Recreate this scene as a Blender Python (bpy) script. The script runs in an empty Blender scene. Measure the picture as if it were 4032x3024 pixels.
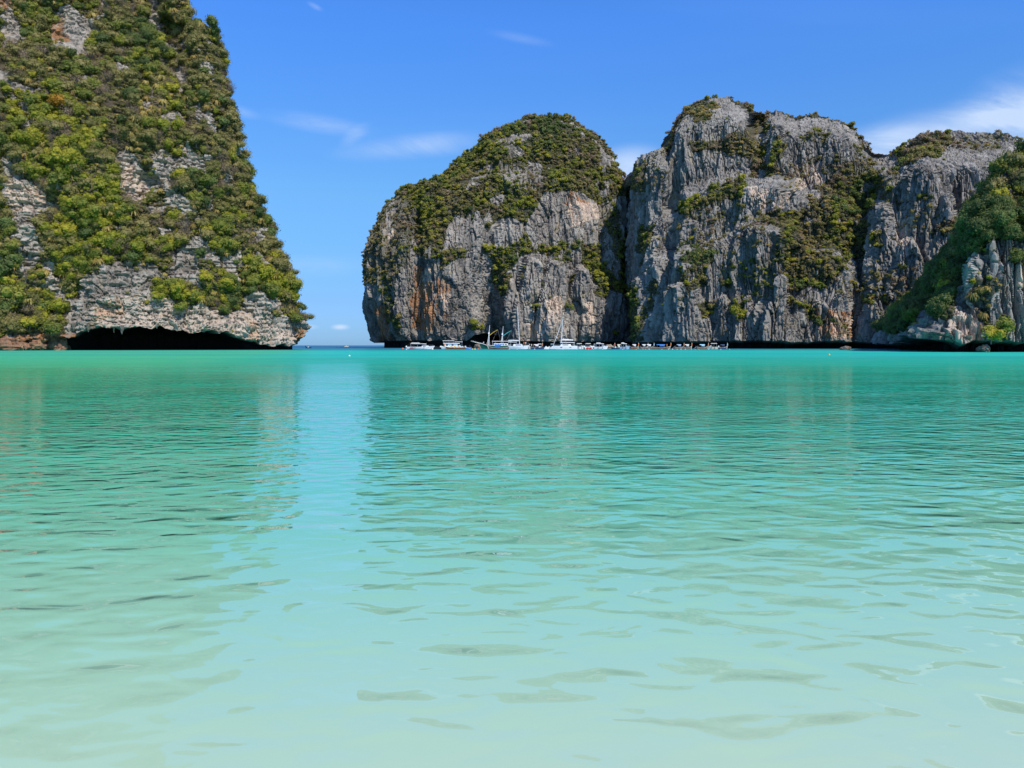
import bpy, math, random
import numpy as np
from mathutils import Vector

SC = bpy.context.scene
COL = SC.collection
F, CX, HY, CAMZ = 3030.0, 2016.0, 1360.0, 1.7     # focal length and horizon of the 4032 px photograph

# ------------------------------------------------------------------ camera
cam = bpy.data.cameras.new('camera')
cam_o = bpy.data.objects.new('camera', cam)
COL.objects.link(cam_o)
cam_o.location = (0, 0, CAMZ)
cam_o.rotation_euler = (math.radians(90), 0, 0)
cam.sensor_width = 36.0
cam.lens = 36.0 * F / 4032
cam.shift_y = -(1512 - HY) / 4032
cam.clip_start = 0.1
cam.clip_end = 60000
SC.camera = cam_o

# ------------------------------------------------------------------ sun and sky
SUN_AZ, SUN_EL = math.radians(34), math.radians(49)     # azimuth: to the right of straight behind the camera
sdir = Vector((math.sin(SUN_AZ) * math.cos(SUN_EL), -math.cos(SUN_AZ) * math.cos(SUN_EL), math.sin(SUN_EL)))
sun = bpy.data.lights.new('sun', 'SUN')
sun.energy = 5.0
sun.angle = math.radians(0.5)
sun.color = (1.0, 0.95, 0.87)
sun_o = bpy.data.objects.new('sun', sun)
COL.objects.link(sun_o)
sun_o.rotation_euler = (-sdir).to_track_quat('-Z', 'Y').to_euler()

SC.view_settings.view_transform = 'Standard'
SC.view_settings.look = 'None'
SC.view_settings.exposure = 0.0
SC.view_settings.gamma = 1.0
SC.view_settings.use_curve_mapping = False
SC.render.engine = 'CYCLES'
SC.cycles.max_bounces = 6
SC.cycles.transparent_max_bounces = 4
SC.cycles.use_denoising = True
SC.cycles.sample_clamp_indirect = 6.0


class NT:
    """small helper to write node trees as expressions"""
    def __init__(s, tree):
        s.t = tree
        s.n = tree.nodes
        s.l = tree.links

    def new(s, kind, **kw):
        nd = s.n.new(kind)
        for k, v in kw.items():
            setattr(nd, k, v)
        return nd

    def put(s, sock, v):
        if hasattr(v, 'is_linked') or isinstance(v, bpy.types.NodeSocket):
            s.l.new(v, sock)
        else:
            sock.default_value = v

    def m(s, op, a, b=0.0, c=0.0, clamp=False):
        nd = s.n.new('ShaderNodeMath')
        nd.operation = op
        nd.use_clamp = clamp
        s.put(nd.inputs[0], a)
        s.put(nd.inputs[1], b)
        s.put(nd.inputs[2], c)
        return nd.outputs[0]

    def noise(s, vec, scale, detail=4, rough=0.55, dist=0.0):
        nd = s.n.new('ShaderNodeTexNoise')
        s.l.new(vec, nd.inputs['Vector'])
        nd.inputs['Scale'].default_value = scale
        nd.inputs['Detail'].default_value = detail
        nd.inputs['Roughness'].default_value = rough
        nd.inputs['Distortion'].default_value = dist
        return nd.outputs[0]

    def mapping(s, vec, scale=(1, 1, 1), loc=(0, 0, 0), rot=(0, 0, 0)):
        nd = s.n.new('ShaderNodeMapping')
        s.l.new(vec, nd.inputs[0])
        nd.inputs['Scale'].default_value = scale
        nd.inputs['Location'].default_value = loc
        nd.inputs['Rotation'].default_value = rot
        return nd.outputs[0]

    def ramp(s, fac, stops, interp='LINEAR'):
        nd = s.n.new('ShaderNodeValToRGB')
        s.l.new(fac, nd.inputs[0])
        cr = nd.color_ramp
        cr.interpolation = interp
        while len(cr.elements) < len(stops):
            cr.elements.new(0.5)
        for e, (p, c) in zip(cr.elements, stops):
            e.position = p
            e.color = (c, c, c, 1) if isinstance(c, (int, float)) else (*c, 1)
        return nd.outputs[0]

    def mix(s, fac, a, b, kind='MIX'):
        nd = s.n.new('ShaderNodeMix')
        nd.data_type = 'RGBA'
        nd.blend_type = kind
        s.put(nd.inputs[0], fac)
        s.put(nd.inputs[6], a if not isinstance(a, tuple) else (*a, 1))
        s.put(nd.inputs[7], b if not isinstance(b, tuple) else (*b, 1))
        return nd.outputs[2]

    def smooth(s, v, a, b):
        nd = s.n.new('ShaderNodeMapRange')
        nd.interpolation_type = 'SMOOTHSTEP'
        s.l.new(v, nd.inputs[0])
        nd.inputs[1].default_value = a
        nd.inputs[2].default_value = b
        nd.inputs[3].default_value = 0
        nd.inputs[4].default_value = 1
        return nd.outputs[0]


world = bpy.data.worlds.new('World')
SC.world = world
world.use_nodes = True
W = NT(world.node_tree)
W.n.clear()
sky = W.new('ShaderNodeTexSky', sky_type='NISHITA', sun_disc=False, sun_elevation=SUN_EL,
            sun_rotation=math.pi - SUN_AZ, altitude=0, air_density=1.0, dust_density=0.3, ozone_density=3.0)
tc = W.new('ShaderNodeTexCoord').outputs['Generated']
sep = W.new('ShaderNodeSeparateXYZ')
W.l.new(tc, sep.inputs[0])
dx, dy, dz = sep.outputs
ady = W.m('MAXIMUM', W.m('ABSOLUTE', dy), 0.05)
ca = W.m('DIVIDE', dx, ady)
ce = W.m('DIVIDE', dz, ady)


def pxa(px): return (px - CX) / F
def pye(py): return (HY - py) / F


comb = W.new('ShaderNodeCombineXYZ')
W.put(comb.inputs[0], ca)
W.put(comb.inputs[1], W.m('MULTIPLY', ce, 3.2))
cvec = comb.outputs[0]
wisp = W.noise(W.mapping(cvec, (1.6, 1.6, 1), (3.1, 0.2, 0), (0, 0, -0.25)), 3.2, 7, 0.6, 0.6)
fine = W.noise(W.mapping(cvec, (1, 1.3, 1), (7.7, 0, 0)), 9.0, 6, 0.62, 0.4)


def blob(px, py, rx, ry, rot, amt):
    a = W.m('SUBTRACT', ca, pxa(px))
    e = W.m('SUBTRACT', ce, pye(py))
    c, s_ = math.cos(rot), math.sin(rot)
    u = W.m('ADD', W.m('MULTIPLY', a, c * F / rx), W.m('MULTIPLY', e, s_ * F / rx))
    v = W.m('ADD', W.m('MULTIPLY', a, -s_ * F / ry), W.m('MULTIPLY', e, c * F / ry))
    r = W.m('SQRT', W.m('ADD', W.m('MULTIPLY', u, u), W.m('MULTIPLY', v, v)))
    k = W.m('SUBTRACT', 1.0, W.smooth(r, 0.0, 1.0))
    return W.m('MULTIPLY', k, amt)


cl = None
for b in [(3800, 520, 620, 160, 0.20, 1.15), (4050, 400, 420, 190, 0.35, 0.55), (3480, 570, 260, 110, 0.1, 0.8),
          (2470, 660, 200, 110, 0.2, 1.1), (1640, 575, 400, 66, 0.09, 0.62), (1250, 485, 290, 50, -0.16, 0.38),
          (1400, 530, 90, 40, 0.6, 0.4), (960, 440, 90, 30, -0.3, 0.3), (1340, 1288, 48, 16, 0, 1.2), (1225, 1287, 40, 14, 0, 0.5),
          (1240, 25, 45, 16, -0.5, 0.45), (2050, 150, 170, 30, -0.2, 0.16), (1200, 1050, 400, 60, 0.02, 0.25),
          (5600, 300, 900, 300, 0.2, 1.0), (-1500, 500, 900, 200, -0.1, 0.8)]:
    k = blob(*b)
    cl = k if cl is None else W.m('ADD', cl, k)
cl = W.m('MULTIPLY', cl, W.m('ADD', W.smooth(wisp, 0.30, 0.68), W.m('MULTIPLY', fine, 0.35)))
veil = W.m('MULTIPLY', W.smooth(W.noise(W.mapping(cvec, (0.5, 1.2, 1)), 1.7, 4, 0.5), 0.45, 0.8), 0.06)
cl = W.m('ADD', cl, veil)
cl = W.m('MINIMUM', W.m('MULTIPLY', cl, 0.72), 0.85)
elv = W.m('DIVIDE', W.m('ABSOLUTE', dz), W.m('SQRT', W.m('MAXIMUM', W.m('SUBTRACT', 1.0, W.m('MULTIPLY', dz, dz)), 0.01)))
grad = W.ramp(elv, [(0.0, (0.31, 0.59, 1.20)), (0.06, (0.37, 0.62, 1.15)), (0.19, (0.555, 0.94, 1.25)), (0.42, (0.52, 1.12, 1.95)), (0.55, (0.54, 1.10, 1.85)), (1.0, (0.75, 1.08, 1.50))])
skyc = W.mix(1.0, sky.outputs[0], grad, 'MULTIPLY')
skyc = W.mix(cl, skyc, (5.4, 6.6, 8.6))
bg = W.new('ShaderNodeBackground')
W.l.new(skyc, bg.inputs[0])
bg.inputs[1].default_value = 0.12
wo = W.new('ShaderNodeOutputWorld')
W.l.new(bg.outputs[0], wo.inputs[0])

# ------------------------------------------------------------------ numpy noise
def _hash(ix, iy, iz, seed):
    h = (ix.astype(np.int64) * 374761393 + iy.astype(np.int64) * 668265263 + iz.astype(np.int64) * 1274126177 + seed * 97531357) & 0xffffffff
    h = ((h ^ (h >> 13)) * 1274126177) & 0xffffffff
    h = ((h ^ (h >> 15)) * 2246822519) & 0xffffffff
    return ((h ^ (h >> 16)) & 0xffffff) / float(0xffffff)


def vnoise(x, y, z, seed=0):
    ix, iy, iz = np.floor(x), np.floor(y), np.floor(z)
    fx, fy, fz = x - ix, y - iy, z - iz
    fx = fx * fx * (3 - 2 * fx); fy = fy * fy * (3 - 2 * fy); fz = fz * fz * (3 - 2 * fz)
    def c(a, b, d): return _hash(ix + a, iy + b, iz + d, seed)
    x00 = c(0, 0, 0) * (1 - fx) + c(1, 0, 0) * fx
    x10 = c(0, 1, 0) * (1 - fx) + c(1, 1, 0) * fx
    x01 = c(0, 0, 1) * (1 - fx) + c(1, 0, 1) * fx
    x11 = c(0, 1, 1) * (1 - fx) + c(1, 1, 1) * fx
    return ((x00 * (1 - fy) + x10 * fy) * (1 - fz) + (x01 * (1 - fy) + x11 * fy) * fz) * 2 - 1


def fbm(x, y, z, o=4, seed=0, g=0.5):
    r, a, t = 0, 1.0, 0
    for i in range(o):
        r = r + a * vnoise(x, y, z, seed + i * 13)
        t += a
        a *= g
        x, y, z = x * 2.03 + 5.1, y * 2.03 + 1.7, z * 2.03 + 9.2
    return r / t


def ridged(x, y, z, o=3, seed=0):
    r, a, t = 0, 1.0, 0
    for i in range(o):
        n = 1 - np.abs(vnoise(x, y, z, seed + i * 17))
        r = r + a * n * n
        t += a
        a *= 0.5
        x, y, z = x * 2.1 + 3.3, y * 2.1 + 8.1, z * 2.1 + 4.4
    return r / t


def cells(x, y, z, seed=0):
    """cellular noise: id value of the nearest cell and distance gap F2-F1"""
    ix, iy, iz = np.floor(x), np.floor(y), np.floor(z)
    f1 = np.full(x.shape, 9.0); f2 = np.full(x.shape, 9.0); idv = np.zeros(x.shape)
    for a in (-1, 0, 1):
        for b in (-1, 0, 1):
            for c in (-1, 0, 1):
                jx, jy, jz = ix + a, iy + b, iz + c
                h = _hash(jx, jy, jz, seed)
                qx = jx + h; qy = jy + (h * 57.13) % 1.0; qz = jz + (h * 911.7) % 1.0
                d = np.maximum(np.maximum(abs(x - qx), abs(y - qy)), abs(z - qz)) * 0.6 + np.sqrt((x - qx) ** 2 + (y - qy) ** 2 + (z - qz) ** 2) * 0.4
                n = d < f1
                f2 = np.where(n, f1, np.minimum(f2, d))
                f1 = np.where(n, d, f1)
                idv = np.where(n, (h * 3571.3) % 1.0, idv)
    return idv, f2 - f1


def sstep(v, a, b):
    t = np.clip((v - a) / (b - a), 0, 1)
    return t * t * (3 - 2 * t)


def in_poly(px, py, poly):
    r = np.zeros(px.shape, bool)
    j = len(poly) - 1
    for i in range(len(poly)):
        xi, yi = poly[i]; xj, yj = poly[j]
        if yi != yj:
            r ^= ((yi > py) != (yj > py)) & (px < (xj - xi) * (py - yi) / (yj - yi) + xi)
        j = i
    return r


# zoomed-view coordinates of the reference sheets -> photograph pixels
def zl(p): return [(x * 0.8742, y * 0.8742) for x, y in p]
def zm(p): return [(x * 0.6448 + 1350, y * 0.6448 + 380) for x, y in p]
def zr(p): return [(x * 0.7378 + 2400, y * 0.7378 + 340) for x, y in p]
def zn(p): return [(x * 0.5727 + 3500, y * 0.5727 + 450) for x, y in p]


def proj(P):
    return CX + F * P[..., 0] / P[..., 1], HY - F * (P[..., 2] - CAMZ) / P[..., 1]

# ------------------------------------------------------------------ materials
MATS = {}


def mat(name):
    m = bpy.data.materials.new(name)
    m.use_nodes = True
    t = NT(m.node_tree)
    MATS[name] = m
    b = m.node_tree.nodes['Principled BSDF']
    return m, t, b


def simple(name, col, rough=0.5, var=0.12, scale=3.0, spec=0.5, metal=0.0):
    m, t, b = mat(name)
    obj = t.new('ShaderNodeTexCoord').outputs['Object']
    n = t.noise(obj, scale, 4, 0.6)
    lo = tuple(c * (1 - var * 1.6) for c in col)
    hi = tuple(min(1, c * (1 + var)) for c in col)
    t.l.new(t.ramp(n, [(0.3, lo), (0.7, hi)]), b.inputs['Base Color'])
    b.inputs['Roughness'].default_value = rough
    b.inputs['Metallic'].default_value = metal
    b.inputs['Specular IOR Level'].default_value = spec
    return m


def rock_material(name, light, dark, soil, warm=(0.46, 0.22, 0.10), vert=6.0, bscale=1.0):
    m, t, b = mat(name)
    pos = t.new('ShaderNodeNewGeometry').outputs['Position']
    tone = t.new('ShaderNodeAttribute', attribute_name='tone').outputs['Fac']
    stain = t.new('ShaderNodeAttribute', attribute_name='stain').outputs['Fac']
    pale = t.new('ShaderNodeAttribute', attribute_name='pale').outputs['Fac']
    veg = t.new('ShaderNodeAttribute', attribute_name='veg').outputs['Fac']
    streak = t.noise(t.mapping(pos, (1, 1, 1 / vert)), 0.55 * bscale, 6, 0.62, 0.3)
    blot = t.noise(pos, 0.16 * bscale, 5, 0.6)
    grain = t.noise(pos, 2.4 * bscale, 5, 0.7)
    wide = t.noise(t.mapping(pos, (1, 1, 0.6), (50, 3, 1)), 0.03 * bscale, 3, 0.5)
    v = t.m('ADD', t.m('MULTIPLY', streak, 0.75), t.m('MULTIPLY', blot, 0.5))
    v = t.m('ADD', v, t.m('MULTIPLY', t.m('SUBTRACT', wide, 0.5), 0.55))
    v = t.m('ADD', v, t.m('MULTIPLY', t.m('SUBTRACT', tone, 0.5), 0.30))
    v = t.m('ADD', v, t.m('MULTIPLY', t.m('SUBTRACT', grain, 0.5), 0.35))
    col = t.ramp(v, [(0.38, dark), (0.62, tuple((l + d) / 2 for l, d in zip(light, dark))), (0.9, light)])
    wn = t.noise(t.mapping(pos, (1, 1, 0.25)), 0.28 * bscale, 4, 0.6)
    # iron stained streaks
    sf = t.m('MULTIPLY', stain, t.smooth(wn, 0.34, 0.54), clamp=True)
    warmc = t.ramp(grain, [(0.3, tuple(c * 0.6 for c in warm)), (0.7, warm)])
    col = t.mix(t.m('MULTIPLY', sf, 0.92), col, warmc)
    pf = t.m('MULTIPLY', pale, t.smooth(wn, 0.30, 0.56), clamp=True)
    col = t.mix(t.m('MULTIPLY', pf, 0.85), col, (0.60, 0.46, 0.35))
    # a little ochre lichen everywhere
    ln = t.smooth(t.noise(t.mapping(pos, (1, 1, 0.5), (31, 7, 3)), 0.22 * bscale, 6, 0.7), 0.53, 0.68)
    col = t.mix(t.m('MULTIPLY', ln, 0.5), col, (0.32, 0.235, 0.12))
    sn = t.smooth(t.m('ADD', veg, t.m('MULTIPLY', t.m('SUBTRACT', grain, 0.5), 0.9)), 0.35, 0.75)
    soilc = t.ramp(t.noise(pos, 0.9 * bscale, 4, 0.7), [(0.35, tuple(c * 0.55 for c in soil)), (0.65, soil)])
    col = t.mix(t.m('MULTIPLY', sn, 0.85), col, soilc)
    notch_shade = t.new('ShaderNodeAttribute', attribute_name='notch_shade').outputs['Fac']
    col = t.mix(notch_shade, col, (0.018, 0.018, 0.016))  # cave and notch shade painted into the rock colour, nearly black
    t.l.new(col, b.inputs['Base Color'])
    b.inputs['Roughness'].default_value = 0.95
    b.inputs['Specular IOR Level'].default_value = 0.15
    h1 = t.noise(t.mapping(pos, (1, 1, 0.3)), 1.1 * bscale, 7, 0.72)
    vo = t.new('ShaderNodeTexVoronoi', feature='F1', distance='CHEBYCHEV')
    t.l.new(t.mapping(pos, (1, 1, 0.55)), vo.inputs['Vector'])
    vo.inputs['Scale'].default_value = 0.8 * bscale
    hh = t.m('ADD', h1, t.m('MULTIPLY', vo.outputs['Distance'], -0.5))
    bp = t.new('ShaderNodeBump')
    bp.inputs['Strength'].default_value = 1.0
    bp.inputs['Distance'].default_value = 0.6 / bscale
    t.l.new(hh, bp.inputs['Height'])
    t.l.new(bp.outputs[0], b.inputs['Normal'])
    return m


ROCK_L = rock_material('limestone_near', (0.429, 0.378, 0.318), (0.131, 0.112, 0.093), (0.083, 0.071, 0.029), warm=(0.350, 0.167, 0.067), vert=1.2, bscale=1.6)
ROCK_M = rock_material('limestone_middle', (0.387, 0.347, 0.297), (0.094, 0.083, 0.074), (0.071, 0.071, 0.029), vert=7)
ROCK_R = rock_material('limestone_right', (0.367, 0.339, 0.302), (0.106, 0.097, 0.087), (0.071, 0.067, 0.029), vert=6)
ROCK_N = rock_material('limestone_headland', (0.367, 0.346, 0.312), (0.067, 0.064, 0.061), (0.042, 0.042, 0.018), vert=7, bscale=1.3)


def foliage(name, c0, c1, c2):
    m, t, b = mat(name)
    rnd = t.new('ShaderNodeObjectInfo').outputs['Random']
    lv = t.new('ShaderNodeAttribute', attribute_name='leaf').outputs['Fac']
    v = t.m('ADD', t.m('MULTIPLY', rnd, 0.65), t.m('MULTIPLY', lv, 0.35))
    col = t.ramp(v, [(0.15, c0), (0.5, c1), (0.85, c2)])
    t.l.new(col, b.inputs['Base Color'])
    b.inputs['Roughness'].default_value = 0.6
    b.inputs['Specular IOR Level'].default_value = 0.25
    tr = t.new('ShaderNodeBsdfTranslucent')
    t.l.new(col, tr.inputs[0])
    mx = t.new('ShaderNodeMixShader')
    mx.inputs[0].default_value = 0.36
    t.l.new(b.outputs[0], mx.inputs[1])
    t.l.new(tr.outputs[0], mx.inputs[2])
    t.l.new(mx.outputs[0], t.n['Material Output'].inputs[0])
    return m


FOL = [
    foliage('leaves_dark_green', (0.073, 0.102, 0.031), (0.118, 0.156, 0.042), (0.182, 0.223, 0.063)),
    foliage('leaves_green', (0.134, 0.156, 0.031), (0.205, 0.226, 0.038), (0.285, 0.278, 0.049)),
    foliage('leaves_lime', (0.208, 0.223, 0.027), (0.295, 0.290, 0.029), (0.405, 0.345, 0.035)),
    foliage('leaves_olive', (0.167, 0.159, 0.051), (0.251, 0.221, 0.071), (0.333, 0.276, 0.101)),
    foliage('leaves_dry', (0.202, 0.147, 0.089), (0.309, 0.219, 0.134), (0.415, 0.305, 0.191)),
    foliage('grass_gold', (0.295, 0.214, 0.060), (0.429, 0.309, 0.085), (0.462, 0.385, 0.122)),
    foliage('leaves_orange', (0.368, 0.178, 0.022), (0.462, 0.245, 0.028), (0.462, 0.335, 0.033)),
]
BARK = simple('bark', (0.20, 0.17, 0.14), 0.9, 0.25, 2.0, 0.2)

# ------------------------------------------------------------------ object helpers
def tag(o, label=None, cat=None, group=None, kind=None):
    if label: o['label'] = label
    if cat: o['category'] = cat
    if group: o['group'] = group
    if kind: o['kind'] = kind
    return o


def np_mesh(name, V, Fq, mats, attrs=None, smooth=False, fattrs=None, mi=None):
    me = bpy.data.meshes.new(name)
    V = np.asarray(V, np.float32)
    Fq = np.asarray(Fq, np.int32)
    k = Fq.shape[1]
    me.vertices.add(len(V))
    me.vertices.foreach_set('co', V.ravel())
    me.loops.add(Fq.size)
    me.loops.foreach_set('vertex_index', Fq.ravel())
    me.polygons.add(len(Fq))
    me.polygons.foreach_set('loop_start', np.arange(0, Fq.size, k, dtype=np.int32))
    me.polygons.foreach_set('loop_total', np.full(len(Fq), k, np.int32))
    if mi is not None:
        me.polygons.foreach_set('material_index', np.asarray(mi, np.int32))
    me.polygons.foreach_set('use_smooth', np.full(len(Fq), smooth, bool))
    for m in mats:
        me.materials.append(m)
    for n, a in (attrs or {}).items():
        at = me.attributes.new(n, 'FLOAT', 'POINT')
        at.data.foreach_set('value', np.asarray(a, np.float32).ravel())
    for n, a in (fattrs or {}).items():
        at = me.attributes.new(n, 'FLOAT', 'FACE')
        at.data.foreach_set('value', np.asarray(a, np.float32).ravel())
    me.update(calc_edges=True)
    return me


def grid_faces(nv, nu):
    i = np.arange(nv - 1)[:, None] * nu + np.arange(nu - 1)[None, :]
    return np.stack([i, i + 1, i + nu + 1, i + nu], -1).reshape(-1, 4)


def grid_normals(P):
    du = np.gradient(P, axis=1)
    dv = np.gradient(P, axis=0)
    n = np.cross(du, dv)
    n /= np.linalg.norm(n, axis=-1, keepdims=True) + 1e-9
    return n


def sm1(a, s):
    """gaussian smoothing along the last axis"""
    r = int(s * 3) + 1
    k = np.exp(-0.5 * (np.arange(-r, r + 1) / s) ** 2)
    k /= k.sum()
    return np.convolve(np.pad(a, r, mode='edge'), k, 'valid')


CLIFFS = {}


def finish_cliff(name, P, material, masks, label, relief, notch_rows=0, flip=False):
    """displace a base sheet with karst relief, store masks, link it"""
    N = grid_normals(P)
    if flip: N = -N
    # displace along softened normals so that neighbouring rows never slide past each other
    N[:notch_rows + 3] = N[notch_rows + 4]
    for k in (1, 2, 3, 4, 5, 6, 4, 2):
        Np = np.pad(N, ((k, k), (k, k), (0, 0)), mode='edge')
        N = (N + Np[2 * k:, k:-k] + Np[:-2 * k, k:-k] + Np[k:-k, 2 * k:] + Np[k:-k, :-2 * k]) / 5
    N /= np.linalg.norm(N, axis=-1, keepdims=True) + 1e-9
    flatk = sstep(N[..., 2], 0.35, 0.75)
    h = N.copy(); h[..., 2] *= 0.35 + 0.65 * flatk
    h /= np.linalg.norm(h, axis=-1, keepdims=True) + 1e-9
    px, py = proj(P)
    m = masks(P, px, py)
    d, tone = relief(P, px, py, m)
    w = np.ones(P.shape[0])
    if notch_rows:
        w[:notch_rows] = 0.25
    Q = P + h * (d * w[:, None] * (1 - 0.45 * flatk))[..., None]
    notch_shade = np.zeros(P.shape[:2]); notch_shade[:notch_rows] = 1.0; notch_shade[notch_rows] = 0.25  # rows of the undercut that get the painted shade
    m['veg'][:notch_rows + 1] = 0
    Q[..., 2] = np.where(P[..., 2] < 0.2, P[..., 2], np.maximum(Q[..., 2], 0.3))
    me = np_mesh(name, Q.reshape(-1, 3), grid_faces(*P.shape[:2]) if not flip else grid_faces(*P.shape[:2])[:, ::-1],
                 [material], {'tone': tone, 'stain': m['stain'], 'pale': m['pale'], 'veg': m['veg'], 'notch_shade': notch_shade})
    o = bpy.data.objects.new(name, me)
    COL.objects.link(o)
    tag(o, label, None, None, 'structure')
    CLIFFS[name] = (Q, N, m)
    return o


def karst(P, big=5.0, mid=2.4, small=0.9, strata=0.35, vs=5.0, cell=(7, 16), seed=1, strata_h=2.2, wz=70):
    x, y, z = P[..., 0], P[..., 1], P[..., 2]
    d = big * fbm(x / 34, y / 34, z / 60, 3, seed)
    wx = x + 2.5 * fbm(x / 15, y / 15, z / wz, 2, seed + 40)
    wy = y + 2.5 * fbm(x / 15 + 9, y / 15, z / wz, 2, seed + 50)
    d = d + mid * (ridged(wx / 11, wy / 11, z / (11 * vs), 3, seed + 3) - 0.5) * 2
    idv, gap = cells(wx / cell[0], wy / cell[0], z / cell[1] + 0.15 * fbm(x / 9, y / 9, z / 9, 2, seed), seed + 5)
    d = d + (idv - 0.5) * mid * 1.3 - (1 - sstep(gap, 0, 0.10)) * mid * 0.45
    id2, gap2 = cells(wx / (cell[0] * 0.37), wy / (cell[0] * 0.37), z / (cell[1] * 0.33), seed + 7)
    d = d + (id2 - 0.5) * small * 1.8 - (1 - sstep(gap2, 0, 0.14)) * small * 0.9
    d = d + small * (ridged(wx / 2.6, wy / 2.6, z / (2.6 * vs), 2, seed + 9) - 0.5) * 1.4
    zz = z / strata_h + 0.9 * fbm(x / 20, y / 20, z / 20, 2, seed + 11) + 0.02 * x
    fr = zz - np.floor(zz)
    row = np.floor(zz)
    d = d + strata * (_hash(row, np.floor(wx / 14), np.floor(wy / 14), seed) - 0.5) * 2 - strata * 0.9 * (1 - sstep(np.abs(fr - 0.5) * 2, 0.0, 0.0 + 0.22)) * 0
    d = d - strata * 1.1 * (1 - sstep(np.minimum(fr, 1 - fr), 0.02, 0.14))
    d = d + 0.35 * small * fbm(x / 0.9, y / 0.9, z / 1.6, 2, seed + 21)
    return d, 0.55 * idv + 0.45 * id2


def base_masks(P, px, py, vegpolys, stains, pales, warp=18, seed=3, edge=60.0):
    """vegetation / stain masks given by outlines placed on the rock face"""
    x, y, z = P[..., 0], P[..., 1], P[..., 2]
    wx = px + warp * fbm(x / 9, y / 9, z / 9, 3, seed)
    wy = py + warp * fbm(x / 9 + 31, y / 9, z / 9, 3, seed + 1)
    veg = np.zeros(px.shape)
    kind = np.zeros(px.shape)           # 0 = mixed, value picks the palette
    for dens, pal, poly in vegpolys:
        k = in_poly(wx, wy, poly)
        veg = np.where(k, dens, veg)
        kind = np.where(k, pal, kind)
    st = np.zeros(px.shape); pl = np.zeros(px.shape)
    for poly in stains: st = np.maximum(st, in_poly(wx, wy, poly) * 1.0)
    for poly in pales: pl = np.maximum(pl, in_poly(wx, wy, poly) * 1.0)
    return dict(veg=veg, kind=kind, stain=st, pale=pl)


# palette ids used in 'kind': 1 dark green, 2 mixed green, 3 bright lime, 4 olive/dry, 5 gold grass

# ================================================================== LEFT CLIFF
LS = np.array([(0, 738), (55, 756), (110, 845), (180, 868), (270, 885), (400, 905), (500, 950), (620, 968), (740, 1000),
               (830, 1030), (950, 1082), (1010, 1125), (1080, 1145), (1180, 1178), (1230, 1195), (1290, 1208), (1330, 1185), (1350, 1160), (1377, 1125)], float)


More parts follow.
